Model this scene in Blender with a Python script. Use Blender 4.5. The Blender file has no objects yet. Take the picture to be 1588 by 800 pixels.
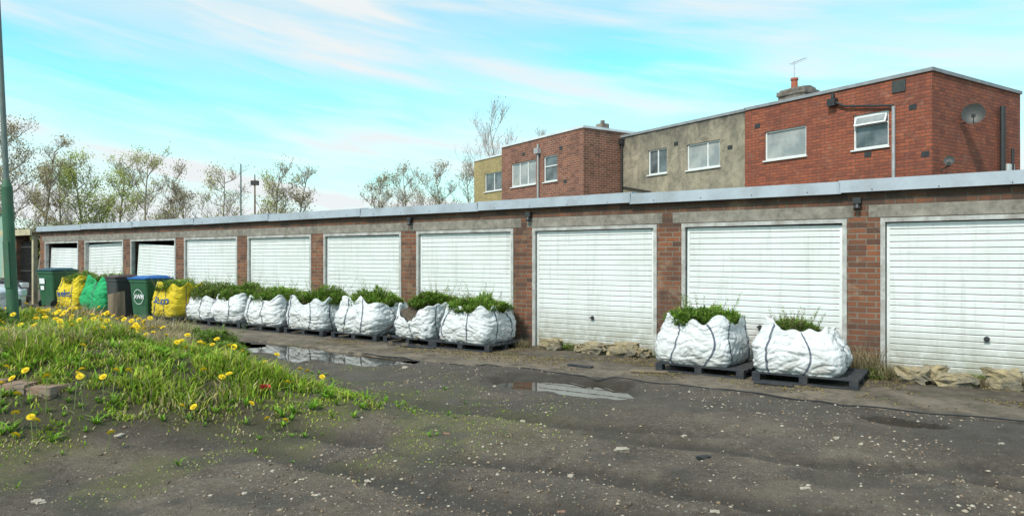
import bpy, math, random, bmesh
import numpy as np
from mathutils import Vector, Matrix, noise
random.seed(7); rng=np.random.default_rng(7)
scene=bpy.context.scene
col=scene.collection
scene.view_settings.view_transform='Standard'
try: scene.view_settings.look='None'
except Exception: pass
scene.view_settings.exposure=0

# ------------------------------------------------------------ helpers
class MB:
    def __init__(s): s.v=[];s.f=[];s.m=[]
    def quad(s,a,b,c,d,mi=0):
        i=len(s.v); s.v+=[tuple(a),tuple(b),tuple(c),tuple(d)]; s.f.append((i,i+1,i+2,i+3)); s.m.append(mi)
    def box(s,x0,x1,y0,y1,z0,z1,mi=0,M=None):
        i=len(s.v)
        p=[(x0,y0,z0),(x1,y0,z0),(x1,y1,z0),(x0,y1,z0),(x0,y0,z1),(x1,y0,z1),(x1,y1,z1),(x0,y1,z1)]
        if M is not None: p=[tuple(M@Vector(q)) for q in p]
        s.v+=p
        for f in ((0,3,2,1),(4,5,6,7),(0,1,5,4),(1,2,6,5),(2,3,7,6),(3,0,4,7)):
            s.f.append(tuple(i+k for k in f)); s.m.append(mi)
    def tube(s,p0,p1,r0,r1,n=8,mi=0,caps=False):
        p0=Vector(p0);p1=Vector(p1); d=(p1-p0)
        if d.length<1e-6: return
        d.normalize(); a=d.orthogonal().normalized(); b=d.cross(a)
        i=len(s.v)
        for p,r in ((p0,r0),(p1,r1)):
            for k in range(n):
                t=2*math.pi*k/n; s.v.append(tuple(p+a*math.cos(t)*r+b*math.sin(t)*r))
        for k in range(n):
            k2=(k+1)%n; s.f.append((i+k,i+k2,i+n+k2,i+n+k)); s.m.append(mi)
        if caps:
            s.f.append(tuple(i+k for k in range(n))[::-1]); s.m.append(mi)
            s.f.append(tuple(i+n+k for k in range(n))); s.m.append(mi)
    def path(s,pts,r,n=6,mi=0):
        for a,b in zip(pts[:-1],pts[1:]): s.tube(a,b,r,r,n,mi,True)
    def wall(s,x0,x1,z0,z1,ops,y=0.,dep=.2,mi=0):
        xs=sorted(set([x0,x1]+[o[0] for o in ops]+[o[1] for o in ops]))
        zs=sorted(set([z0,z1]+[o[2] for o in ops]+[o[3] for o in ops]))
        for a,b in zip(xs[:-1],xs[1:]):
            for c,d in zip(zs[:-1],zs[1:]):
                mx,mz=(a+b)/2,(c+d)/2
                if any(o[0]<mx<o[1] and o[2]<mz<o[3] for o in ops): continue
                s.quad((a,y,c),(b,y,c),(b,y,d),(a,y,d),mi)
        for a,b,c,d in ops:
            s.quad((a,y,c),(a,y,d),(a,y+dep,d),(a,y+dep,c),mi)
            s.quad((b,y,c),(b,y+dep,c),(b,y+dep,d),(b,y,d),mi)
            s.quad((a,y,d),(b,y,d),(b,y+dep,d),(a,y+dep,d),mi)
            s.quad((a,y,c),(a,y+dep,c),(b,y+dep,c),(b,y,c),mi)
    def mesh(s,name,mats,smooth=False,weld=False):
        me=bpy.data.meshes.new(name); me.from_pydata(s.v,[],s.f)
        for m in mats: me.materials.append(m)
        me.polygons.foreach_set('material_index',s.m)
        if smooth: me.polygons.foreach_set('use_smooth',[True]*len(s.f))
        me.update()
        if weld:
            bm=bmesh.new(); bm.from_mesh(me); bmesh.ops.remove_doubles(bm,verts=bm.verts,dist=1e-5)
            bmesh.ops.recalc_face_normals(bm,faces=bm.faces); bm.to_mesh(me); bm.free()
        return me

def obj(name,me,parent=None,M=None,bevel=0,**kw):
    o=bpy.data.objects.new(name,me); col.objects.link(o)
    if parent is not None: o.parent=parent
    if M is not None: o.matrix_local=M
    if bevel:
        b=o.modifiers.new('Bevel','BEVEL'); b.width=bevel; b.segments=2; b.limit_method='ANGLE'; b.angle_limit=math.radians(40)
    for k,v in kw.items(): o[k]=v
    return o
def empty(name,M,**kw):
    o=bpy.data.objects.new(name,None); o.empty_display_size=.2; col.objects.link(o); o.matrix_world=M
    for k,v in kw.items(): o[k]=v
    return o
def np_mesh(name,V,F,mat,tint=None,smooth=False):
    V=np.asarray(V,dtype=np.float32);F=np.asarray(F,dtype=np.int32)
    me=bpy.data.meshes.new(name); me.vertices.add(len(V)); me.vertices.foreach_set('co',V.ravel())
    n=F.shape[1]
    me.loops.add(F.size); me.loops.foreach_set('vertex_index',F.ravel())
    me.polygons.add(len(F)); me.polygons.foreach_set('loop_start',np.arange(len(F),dtype=np.int32)*n)
    if smooth: me.polygons.foreach_set('use_smooth',np.ones(len(F),dtype=bool))
    me.update(calc_edges=True); me.validate()
    if tint is not None:
        c=np.ones((len(V),4),dtype=np.float32); c[:,:3]=tint
        me.color_attributes.new('tint','FLOAT_COLOR','POINT').data.foreach_set('color',c.ravel())
    me.materials.append(mat)
    return me
def TR(x,y,z,rz=0,rx=0,ry=0): return Matrix.Translation((x,y,z))@Matrix.Rotation(rz,4,'Z')@Matrix.Rotation(ry,4,'Y')@Matrix.Rotation(rx,4,'X')

# ------------------------------------------------------------ materials
class NT:
    def __init__(s,name):
        s.mat=bpy.data.materials.new(name); s.mat.use_nodes=True; s.t=s.mat.node_tree
        s.b=s.t.nodes['Principled BSDF']; s.out=s.t.nodes['Material Output']
    def n(s,ty,ins=None,**kw):
        nd=s.t.nodes.new(ty)
        for k,v in kw.items(): setattr(nd,k,v)
        for k,v in (ins or {}).items():
            if isinstance(v,bpy.types.NodeSocket): s.t.links.new(v,nd.inputs[k])
            else: nd.inputs[k].default_value=v
        return nd
    def l(s,a,b): s.t.links.new(a,b)
    def coord(s,kind='Object',scale=None):
        o=s.n('ShaderNodeTexCoord').outputs[kind]
        if scale: o=s.n('ShaderNodeMapping',{'Vector':o,'Scale':scale}).outputs[0]
        return o
    def noise(s,vec,scale,detail=6,rough=.6,dist=0):
        return s.n('ShaderNodeTexNoise',{'Vector':vec,'Scale':scale,'Detail':detail,'Roughness':rough,'Distortion':dist}).outputs['Fac']
    def ramp(s,f,a,b):
        return s.n('ShaderNodeMapRange',{'Value':f,'From Min':a,'From Max':b}).outputs[0]
    def mix(s,f,a,b,mode='MIX'):
        nd=s.t.nodes.new('ShaderNodeMix'); nd.data_type='RGBA'; nd.blend_type=mode
        for idx,v in ((0,f),(6,a),(7,b)):
            if isinstance(v,bpy.types.NodeSocket): s.t.links.new(v,nd.inputs[idx])
            else: nd.inputs[idx].default_value=(tuple(v)+(1,) if isinstance(v,(tuple,list)) and len(v)==3 else v)
        return nd.outputs[2]
    def math(s,op,a,b=0.,clamp=False):
        nd=s.t.nodes.new('ShaderNodeMath'); nd.operation=op; nd.use_clamp=clamp
        for i,v in enumerate((a,b)):
            if isinstance(v,bpy.types.NodeSocket): s.t.links.new(v,nd.inputs[i])
            else: nd.inputs[i].default_value=v
        return nd.outputs[0]
    def bump(s,h,strength=.3,dist=.02,normal=None):
        d={'Height':h,'Strength':strength,'Distance':dist}
        if normal is not None: d['Normal']=normal
        o=s.n('ShaderNodeBump',d).outputs[0]; s.l(o,s.b.inputs['Normal']); return o
    def color(s,c):
        if isinstance(c,bpy.types.NodeSocket): s.l(c,s.b.inputs['Base Color'])
        else: s.b.inputs['Base Color'].default_value=tuple(c)+(1,)
    def set(s,**kw):
        for k,v in kw.items():
            k=k.replace('_',' ')
            if isinstance(v,bpy.types.NodeSocket): s.l(v,s.b.inputs[k])
            else: s.b.inputs[k].default_value=v

def mat_var(name,c1,c2,scale=5,rough=.8,bump=.2,bscale=40,stretch=None,metal=0,lo=.35,hi=.65,bd=.01,c3=None,s3=1.2):
    m=NT(name); v=m.coord('Object',stretch)
    f=m.ramp(m.noise(v,scale,8,.65),lo,hi)
    c=m.mix(f,c1,c2)
    if c3: c=m.mix(m.ramp(m.noise(m.coord(),s3,8,.7),.5,.72),c,c3)
    m.color(c); m.set(Roughness=rough,Metallic=metal)
    if bump: m.bump(m.noise(m.coord(),bscale,5,.6),bump,bd)
    return m.mat

def mat_brick(name,c1,c2,mortar,dark,damt=.6,light=None,rowh=.075,bw=.225,ms=.009,vary=.45,lamt=.6,streak=.4,base=False):
    m=NT(name); o=m.coord(); sp=m.n('ShaderNodeSeparateXYZ',{0:o})
    u=m.math('ADD',sp.outputs[0],sp.outputs[1])
    v=m.n('ShaderNodeCombineXYZ',{0:u,1:sp.outputs[2]}).outputs[0]
    b=m.n('ShaderNodeTexBrick',{'Vector':v,'Color1':c1+(1,),'Color2':c2+(1,),'Mortar':mortar+(1,),'Scale':1.,'Mortar Size':ms,'Mortar Smooth':.3,'Bias':0.,'Brick Width':bw,'Row Height':rowh})
    c=b.outputs[0]
    w=m.n('ShaderNodeTexWhiteNoise',{'Vector':m.n('ShaderNodeVectorMath',{0:v,1:(bw,rowh,1)},operation='SNAP').outputs[0]},noise_dimensions='3D').outputs[0]
    c=m.mix(m.math('MULTIPLY',m.ramp(w,.6,1.),vary),c,dark)
    c=m.mix(m.math('MULTIPLY',m.ramp(m.noise(o,.9,9,.7),.45,.75),damt),c,dark)
    if light: c=m.mix(m.math('MULTIPLY',m.ramp(m.noise(o,1.7,8,.75,1),.54,.70),lamt),c,light)
    st=m.noise(m.coord('Object',(1.5,1.5,.18)),3,6,.7)
    c=m.mix(m.math('MULTIPLY',m.ramp(st,.5,.8),streak),c,tuple(k*.45 for k in dark))
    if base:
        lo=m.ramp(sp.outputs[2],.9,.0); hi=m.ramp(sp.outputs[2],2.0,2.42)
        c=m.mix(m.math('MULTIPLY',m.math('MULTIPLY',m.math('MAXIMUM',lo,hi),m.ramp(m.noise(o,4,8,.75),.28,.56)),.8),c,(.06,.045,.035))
    m.color(c); m.set(Roughness=.9)
    h=m.math('ADD',m.math('MULTIPLY',b.outputs[1],-1.),m.math('MULTIPLY',m.noise(o,60,4),.5))
    m.bump(h,.6,.010)
    return m.mat

M={}
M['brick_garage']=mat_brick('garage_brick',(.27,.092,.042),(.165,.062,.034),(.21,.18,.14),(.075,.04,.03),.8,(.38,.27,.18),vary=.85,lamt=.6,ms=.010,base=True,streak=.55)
M['brick_red']=mat_brick('red_brick',(.38,.102,.048),(.28,.073,.038),(.14,.065,.045),(.13,.045,.033),.75,(.40,.24,.17),.10,.30,.014,.6,.35)
M['brick_brown']=mat_brick('brown_brick',(.29,.095,.055),(.20,.068,.042),(.34,.27,.21),(.10,.048,.035),.5,None,.10,.30,.013,.6)
M['brick_yellow']=mat_brick('yellow_brick',(.46,.34,.13),(.35,.27,.12),(.32,.27,.18),(.2,.16,.09),.6)
def mk_render():
    m=NT('stained_render'); o=m.coord()
    c=m.mix(m.ramp(m.noise(o,.7,10,.75),.38,.66),(.42,.35,.25),(.26,.225,.17))
    c=m.mix(m.math('MULTIPLY',m.ramp(m.noise(o,1.8,10,.85,.6),.46,.60),.85),c,(.16,.14,.105))
    st=m.noise(m.coord('Object',(1.2,1.2,.35)),1.6,9,.75)
    c=m.mix(m.math('MULTIPLY',m.ramp(st,.48,.66),.6),c,(.11,.10,.08))
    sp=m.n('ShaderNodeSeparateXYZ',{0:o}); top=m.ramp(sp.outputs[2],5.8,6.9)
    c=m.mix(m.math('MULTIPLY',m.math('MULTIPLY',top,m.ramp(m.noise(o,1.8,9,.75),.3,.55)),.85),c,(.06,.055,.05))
    c=m.mix(m.math('MULTIPLY',m.ramp(m.noise(o,7,8,.85),.55,.66),.6),c,(.46,.41,.33))
    m.color(c); m.set(Roughness=.95); m.bump(m.noise(o,25,6,.7),.4,.02); return m.mat
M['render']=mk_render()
M['concrete']=mat_var('lintel_concrete',(.33,.295,.25),(.15,.13,.11),4.5,.9,.5,40,c3=(.06,.052,.043),s3=1.8)
M['fascia']=mat_var('fascia_metal',(.37,.41,.46),(.30,.335,.375),2,.5,.05,8,metal=.0,c3=(.24,.255,.27),s3=1.5)
M['roof']=mat_var('roof_felt',(.30,.31,.32),(.2,.2,.2),2,.9)
M['trim']=mat_var('roof_trim',(.70,.74,.76),(.55,.58,.60),3,.6,.05)
M['trim_dark']=mat_var('dark_trim',(.20,.21,.22),(.30,.31,.32),3,.6,.05)
def mk_door():
    m=NT('door_white_paint'); o=m.coord(); sp=m.n('ShaderNodeSeparateXYZ',{0:o})
    oi=m.n('ShaderNodeObjectInfo').outputs['Random']
    vv=m.n('ShaderNodeVectorMath',{0:o,1:m.n('ShaderNodeCombineXYZ',{0:m.math('MULTIPLY',oi,30.),1:m.math('MULTIPLY',oi,11.)}).outputs[0]},operation='ADD').outputs[0]
    c=m.mix(m.ramp(m.noise(vv,1.3,8,.7),.4,.7),(.80,.80,.80),(.70,.70,.68))
    vs=m.n('ShaderNodeMapping',{'Vector':vv,'Scale':(2,1,.12)}).outputs[0]
    c=m.mix(m.math('MULTIPLY',m.ramp(m.noise(vs,5,7,.75),.50,.72),.45),c,(.42,.41,.38))
    hs=m.n('ShaderNodeMapping',{'Vector':vv,'Scale':(.5,1,7)}).outputs[0]
    c=m.mix(m.math('MULTIPLY',m.ramp(m.noise(hs,3,7,.7),.54,.70),.35),c,(.40,.40,.36))
    low=m.ramp(sp.outputs[2],.75,0.)
    c=m.mix(m.math('MULTIPLY',low,m.ramp(m.noise(vv,5,8,.75),.24,.54)),c,(.30,.28,.20))
    c=m.mix(m.math('MULTIPLY',m.ramp(m.noise(vv,8,8,.85),.62,.70),.8),c,(.34,.22,.13))
    m.color(c); m.set(Roughness=.55); m.bump(m.noise(vv,3,3),.12,.02); return m.mat
M['door']=mk_door()
M['doorframe']=mat_var('door_frame_paint',(.52,.51,.49),(.32,.30,.28),6,.6,.2,c3=(.2,.16,.12),s3=4)
M['groove']=mat_var('door_groove_grey',(.29,.28,.27),(.19,.18,.17),6,.7,.0)  # darker grey on the lower lip of each door rib
M['black']=mat_var('black_plastic',(.02,.02,.022),(.035,.035,.035),8,.5,.05)
M['blackmetal']=mat_var('black_iron',(.025,.025,.025),(.05,.04,.035),8,.6,.1)
M['pvc']=mat_var('white_pvc',(.78,.78,.77),(.66,.66,.64),4,.35,.0)
M['greypipe']=mat_var('grey_pipe',(.42,.42,.43),(.3,.3,.3),4,.5,.0)
def mk_glass(name,c1,c2):
    m=NT(name); o=m.coord(); c=m.mix(m.ramp(m.noise(o,1.2,3),.4,.6),c1,c2); m.color(c); m.set(Roughness=.04); m.set(**{'IOR':1.55}); return m.mat
M['glass']=mk_glass('window_glass',(.06,.075,.08),(.16,.18,.19))
M['glass_pale']=mk_glass('curtained_window_glass',(.38,.38,.36),(.24,.26,.26))
M['dark']=mat_var('dark_interior',(.03,.028,.025),(.05,.045,.04),3,.95,.0)
M['terracotta']=mat_var('terracotta',(.42,.12,.06),(.3,.09,.05),6,.8)
M['chimney']=mat_var('chimney_masonry',(.26,.22,.18),(.10,.08,.07),5,.95,.6,20)
def mk_fabric(name,c1,c2,grime):
    m=NT(name); o=m.coord()
    oi=m.n('ShaderNodeObjectInfo').outputs['Random']
    vv=m.n('ShaderNodeVectorMath',{0:o,1:m.n('ShaderNodeCombineXYZ',{0:m.math('MULTIPLY',oi,30.),1:m.math('MULTIPLY',oi,11.)}).outputs[0]},operation='ADD').outputs[0]
    c=m.mix(m.ramp(m.noise(vv,3,6,.6),.4,.65),c1,c2)
    sp=m.n('ShaderNodeSeparateXYZ',{0:o}); low=m.ramp(sp.outputs[2],.32,0.)
    c=m.mix(m.math('MULTIPLY',m.math('ADD',m.math('MULTIPLY',low,.6),.28),m.ramp(m.noise(vv,5,9,.8),.38,.62)),c,grime)
    m.color(c); m.set(Roughness=.85); m.set(**{'Specular IOR Level':.2})
    n1=m.noise(m.n('ShaderNodeMapping',{'Vector':vv,'Scale':(1,1,1.5)}).outputs[0],2.8,3,.5,1.6)
    r=m.math('ABSOLUTE',m.math('SUBTRACT',n1,.5))
    b1=m.n('ShaderNodeBump',{'Height':r,'Strength':.65,'Distance':.12}).outputs[0]
    n2=m.noise(m.n('ShaderNodeMapping',{'Vector':vv,'Scale':(1.6,1.6,.6)}).outputs[0],7,3,.5,1.0)
    m.bump(n2,.35,.04,b1)
    return m.mat
M['bag']=mk_fabric('woven_white_sack',(.75,.75,.76),(.63,.63,.64),(.34,.31,.27))
M['bag_yellow']=mk_fabric('woven_yellow_sack',(.78,.58,.03),(.66,.48,.03),(.3,.22,.06))
M['bag_green']=mk_fabric('woven_green_sack',(.03,.42,.16),(.03,.33,.12),(.05,.15,.06))
M['strap']=mat_var('strap_webbing',(.07,.085,.12),(.14,.15,.18),9,.8,.1)
M['soil']=mat_var('bag_soil',(.06,.045,.03),(.13,.10,.07),12,.98,.8,30,bd=.04)
M['pallet']=mat_var('dark_pallet_wood',(.014,.016,.022),(.035,.038,.045),7,.75,.3,stretch=(1,6,6),c3=(.07,.06,.05),s3=4)
M['wood']=mat_var('weathered_wood',(.26,.19,.12),(.14,.10,.07),6,.85,.4,stretch=(1,1,.2))
M['woodcut']=mat_var('sawn_wood',(.45,.34,.22),(.3,.22,.14),12,.85,.3)
M['beam']=mat_var('pale_timber',(.52,.45,.29),(.36,.30,.2),5,.8,.2)
M['bingreen']=mat_var('green_bin_plastic',(.018,.085,.035),(.028,.11,.05),5,.5,.05,c3=(.05,.10,.06))
M['binblue']=mat_var('blue_lid_plastic',(.01,.09,.33),(.02,.13,.38),5,.45,.05)
M['bindark']=mat_var('dark_green_lid_plastic',(.012,.05,.07),(.02,.07,.10),5,.45,.05)
M['bingrey']=mat_var('dark_bin_plastic',(.035,.038,.036),(.055,.055,.05),5,.5,.05)
M['binred']=mat_var('maroon_lid_plastic',(.07,.035,.035),(.05,.03,.03),5,.5,.05)
M['white']=mat_var('white_marking',(.80,.80,.80),(.68,.68,.68),5,.6,.0)
M['blueink']=mat_var('blue_ink',(.02,.08,.25),(.03,.1,.3),5,.6,.0)
M['postgreen']=mat_var('post_green_paint',(.028,.10,.05),(.045,.13,.07),6,.6,.1,c3=(.08,.10,.07),s3=5)
M['postgrey']=mat_var('galvanised_post',(.10,.13,.12),(.15,.18,.165),6,.5,.1)
M['stone']=mat_var('rubble_stone',(.40,.31,.17),(.20,.17,.135),6,.95,.9,18,c3=(.09,.085,.065),s3=4,bd=.04)
M['carwhite']=mat_var('white_car_paint',(.75,.76,.78),(.72,.73,.75),3,.2,.0)
M['cardark']=mat_var('dark_car_paint',(.03,.035,.045),(.04,.045,.055),3,.2,.0)
M['tyre']=mat_var('tyre_rubber',(.02,.02,.02),(.035,.035,.035),8,.8,.1)
M['lamp']=mat_var('headlight_lens',(.6,.62,.65),(.5,.52,.55),8,.1,.0)
M['shedgreen']=mat_var('pale_green_sheet',(.34,.47,.38),(.28,.40,.32),3,.6,.1)
M['bark']=mat_var('bark',(.20,.17,.14),(.30,.26,.22),6,.95,.3)
M['twig']=mat_var('twig_bark',(.26,.20,.16),(.35,.28,.23),6,.95,.0)
M['red']=mat_var('red_litter',(.5,.03,.04),(.4,.02,.03),6,.5,.0)

def mk_leaf(name,tr=.3):
    m=NT(name); a=m.n('ShaderNodeAttribute',attribute_name='tint').outputs[0]
    d=m.n('ShaderNodeBsdfDiffuse',{'Color':a}); t=m.n('ShaderNodeBsdfTranslucent',{'Color':a})
    x=m.n('ShaderNodeMixShader',{0:tr,1:d.outputs[0],2:t.outputs[0]})
    m.l(x.outputs[0],m.out.inputs[0]); return m.mat
M['grass']=mk_leaf('grass_blades'); M['leaf']=mk_leaf('foliage',.4); M['gravel']=mk_leaf('gravel_stones',0.)
M['petal']=mat_var('dandelion_petal',(.90,.68,.01),(.85,.56,.01),60,.7,.0)
M['stem']=mat_var('dandelion_stem',(.16,.24,.06),(.2,.22,.08),20,.7,.0)

# ------------------------------------------------------------ terrain functions
def sst(a,b,x):
    t=np.clip((x-a)/(b-a),0,1); return t*t*(3-2*t)
def vn(x,y,f,seed):
    x=np.asarray(x,dtype=np.float64)*f+seed*17.3; y=np.asarray(y,dtype=np.float64)*f+seed*9.1
    xi=np.floor(x); yi=np.floor(y); xf=x-xi; yf=y-yi
    def h(a,b): return (np.sin(a*127.1+b*311.7+seed*74.7)*43758.5453)%1
    u=xf*xf*(3-2*xf); v=yf*yf*(3-2*yf)
    return (h(xi,yi)*(1-u)+h(xi+1,yi)*u)*(1-v)+(h(xi,yi+1)*(1-u)+h(xi+1,yi+1)*u)*v
def fbm(x,y,f,seed,o=4):
    r=0;a=.5;t=0
    for i in range(o): r=r+a*vn(x,y,f*2**i,seed+i*3); t+=a; a*=.5
    return r/t
MOUND=np.array([(-3.6,4.5),(-2.2,5.2),(-1.0,6.1),(-.45,6.7),(-.8,7.3),(-1.9,8.4),(-3.0,9.5),(-4.3,11.0),(-5.3,12.6),(-7.0,13.2),(-8.7,12.0),(-9.6,9.5),(-9.6,5.5),(-6.5,3.2),(-4.8,3.9)])
def mound_sd(x,y):
    x=np.asarray(x,dtype=np.float64);y=np.asarray(y,dtype=np.float64)
    d=np.full(x.shape,1e9); inside=np.zeros(x.shape,bool); P=MOUND;n=len(P)
    for i in range(n):
        ax,ay=P[i];bx,by=P[(i+1)%n]; ex,ey=bx-ax,by-ay
        t=np.clip(((x-ax)*ex+(y-ay)*ey)/(ex*ex+ey*ey),0,1)
        d=np.minimum(d,np.hypot(x-ax-t*ex,y-ay-t*ey))
        c=((ay>y)!=(by>y))&(x<(bx-ax)*(y-ay)/((by-ay) if by!=ay else 1e-9)+ax); inside^=c
    return np.where(inside,d,-d)
GO=np.array((4.88,9.27)); GE=np.array((.822,-.569)); GN=np.array((.569,.822))
def toG(x,y):
    dx=x-GO[0];dy=y-GO[1]; return dx*GE[0]+dy*GE[1], dx*GN[0]+dy*GN[1]
def G(x,y): return tuple(GO+GE*x+GN*y)
PUD=[(-7.9,-2.82,2.0,.52,1),(-2.90,-3.08,.85,.52,2),(.45,-2.95,.34,.11,3),(-5.3,-2.5,.6,.12,4),(-10.6,-2.7,.8,.3,5)]
def pud_q(x,y):
    gx,gy=toG(x,y); q=np.full(np.shape(x),9.)
    for cx,cy,a,b,s in PUD:
        k=np.sqrt(((gx-cx)/a)**2+((gy-cy)/b)**2)+(fbm(gx,gy,2.2,s+20,3)-.5)*.9
        q=np.minimum(q,k)
    return q
def mound_m(x,y):
    return mound_sd(x,y)+(fbm(x,y,.9,5,3)-.5)*.8
def tracks(x,y):
    """wheel ruts: arcs turning in front of the doors"""
    def arc(cx,cy,r,w,s): return sst(w,w*.3,np.abs(np.hypot(x-cx,y-cy)-r+(fbm(x,y,.9,40+s)-.5)*.45))*sst(.28,.46,fbm(x,y,.7,47+s))
    return np.maximum.reduce([arc(4.5,13.2,8.2,.22,0),arc(4.3,13.0,9.7,.22,1),arc(-6,-6.5,13.2,.19,2),arc(-6,-6.5,14.6,.19,3)])
def ground_h(x,y):
    x=np.asarray(x,dtype=np.float64);y=np.asarray(y,dtype=np.float64)
    md=mound_m(x,y)
    m=sst(.2,2.7,md); gx,gy=toG(x,y)
    z=m*(.46+.24*fbm(x,y,.5,8,2)) + sst(-.1,.6,md)*.03
    near=np.exp(-np.maximum(0,np.hypot(x,y-8)-18)/8)
    tk=tracks(x,y)
    z=z+near*(.03*vn(x,y,.5,1)+.028*vn(x,y,2.0,2)+.024*vn(x,y,5,3)+.018*vn(x,y,10,4)*(1-.6*tk))
    z=z-.045*tk*(1-m)*near
    q=pud_q(x,y); z=z-sst(1.35,.8,q)*(.11)
    ap=sst(-2.45,-2.2,gy)*sst(-29,-27,gx)*sst(9,7.5,gx)*sst(7,6,gy)
    z=z*(1-ap)-.03*ap
    return z
def gh(x,y): return float(ground_h(np.array([x]),np.array([y]))[0])

def axis(a,b,step,far,lo,hi):
    c=list(np.arange(a,b+1e-6,step)); s=step; p=b
    while p<hi: s*=1.35; p+=s; c.append(p)
    s=step; p=a; l=[]
    while p>lo: s*=1.35; p-=s; l.append(p)
    return np.array(l[::-1]+c)
xs=axis(-11,9,.05,0,-600,600); ys=axis(2.5,15,.05,0,-300,900)
X,Y=np.meshgrid(xs,ys); Z=ground_h(X,Y)
V=np.stack([X.ravel(),Y.ravel(),Z.ravel()],1); nx=len(xs);ny=len(ys)
idx=np.arange(nx*ny).reshape(ny,nx)
F=np.stack([idx[:-1,:-1].ravel(),idx[:-1,1:].ravel(),idx[1:,1:].ravel(),idx[1:,:-1].ravel()],1)
def dirtpatch(x,y):
    return sst(1.,.55,np.hypot((x+2.75)/.80,(y-5.55)/.34)+(fbm(x,y,2,31)-.5)*.9)
def grassmask(x,y):
    d=mound_m(x,y); core=sst(.1,.9,d+(fbm(x,y,3,9)-.5)*.9)
    lim=sst(-1.9,.1,d)
    fr=lim*sst(.42,.56,fbm(x,y,1.5,13,4)+.10*(lim-.5))*.8
    g=np.maximum(core,fr)*(1-.95*dirtpatch(x,y))
    gx,gy=toG(x,y); q=pud_q(x,y)
    return g*sst(-2.3,-2.9,gy)*sst(1.2,1.7,q)
def mk_ground():
    m=NT('ground_mud_and_grass'); o=m.coord(); 
    g=m.n('ShaderNodeAttribute',attribute_name='grassy').outputs['Fac']; w=m.n('ShaderNodeAttribute',attribute_name='wet').outputs['Fac']
    c=m.mix(m.ramp(m.noise(o,.6,9,.65),.40,.60),(.165,.118,.083),(.32,.245,.178))
    c=m.mix(m.math('MULTIPLY',m.ramp(m.noise(o,2.6,9,.8),.46,.60),.75),c,(.12,.085,.06))
    c=m.mix(m.math('MULTIPLY',m.ramp(m.noise(o,18,8,.88),.49,.60),.75),c,(.38,.30,.225))
    c=m.mix(m.math('MULTIPLY',m.ramp(m.noise(o,36,7,.88),.51,.61),.85),c,(.07,.052,.04))
    sel=None
    for sc,lo,colr in ((48.,.76,(.44,.36,.28)),(90.,.62,(.40,.33,.26)),(26.,.90,(.50,.44,.36))):
        vo=m.n('ShaderNodeTexVoronoi',{'Vector':o,'Scale':sc,'Randomness':1.})
        s_=m.math('MULTIPLY',m.ramp(vo.outputs['Distance'],.40,.28),m.ramp(m.n('ShaderNodeSeparateColor',{0:vo.outputs['Color']}).outputs[0],lo,lo+.06))
        c=m.mix(m.math('MULTIPLY',s_,.75),c,colr); sel=s_ if sel is None else m.math('MAXIMUM',sel,s_)
    gc=m.mix(m.ramp(m.noise(o,6,8,.7),.35,.65),(.16,.18,.045),(.25,.21,.09))
    gg=m.math('MULTIPLY',g,m.math('ADD',m.math('MULTIPLY',m.ramp(m.noise(o,14,8,.8),.40,.58),.6),.4))
    c=m.mix(gg,c,gc)
    wc=m.mix(m.math('MULTIPLY',w,.75),c,(.045,.033,.025))
    m.color(wc); m.set(Roughness=m.n('ShaderNodeMapRange',{'Value':w,'To Min':.95,'To Max':.40}).outputs[0])
    h=m.math('ADD',m.math('MULTIPLY',m.noise(o,14,10,.85),1.2),m.math('MULTIPLY',sel,.25))
    m.bump(h,1.,.07); return m.mat
me=np_mesh('ground',V,F,mk_ground(),smooth=True)
gm=grassmask(X,Y).ravel()
far=np.hypot(X,Y-8).ravel()
gm=np.maximum(gm,sst(32,40,far)*.9)
me.attributes.new('grassy','FLOAT','POINT').data.foreach_set('value',gm.astype(np.float32))
q=pud_q(X,Y); wet=sst(2.4,1.0,q)
tr=tracks(X,Y)
gx,gy=toG(X,Y)
lane=sst(-4.6,-3.1,gy)*sst(-2.,-2.5,gy)*sst(.36,.58,fbm(X,Y,.8,42))*.9
wet=np.clip(np.maximum(np.maximum(wet,tr*.8),lane),0,1)
wet=np.maximum(wet,sst(.48,.66,fbm(X*.5+Y*.25,Y,.8,43))*.7)
wet=np.maximum(wet,sst(.56,.66,fbm(X,Y,2.2,44))*.55)
me.attributes.new('wet','FLOAT','POINT').data.foreach_set('value',wet.ravel().astype(np.float32))
obj('ground',me,kind='structure')

def mk_water():
    m=NT('puddle_water'); m.color((.05,.04,.028)); m.set(Roughness=.02); m.set(**{'IOR':1.33,'Specular IOR Level':.8}); m.bump(m.noise(m.coord(),6,2),.02,.01); return m.mat
M['water']=mk_water()
for cx,cy,a,b,s in PUD:
    mb=MB(); n=48; pts=[]
    for k in range(n):
        t=2*math.pi*k/n; wx,wy=G(cx+math.cos(t)*a*1.5,cy+math.sin(t)*min(b*1.5,.9 if cy< -2.6 else b*1.5)); pts.append((wx,wy,-.012))
    mb.v=pts; mb.f=[tuple(range(n))]; mb.m=[0]
    obj('puddle',mb.mesh('puddle',[M['water']]),kind='structure')

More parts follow.
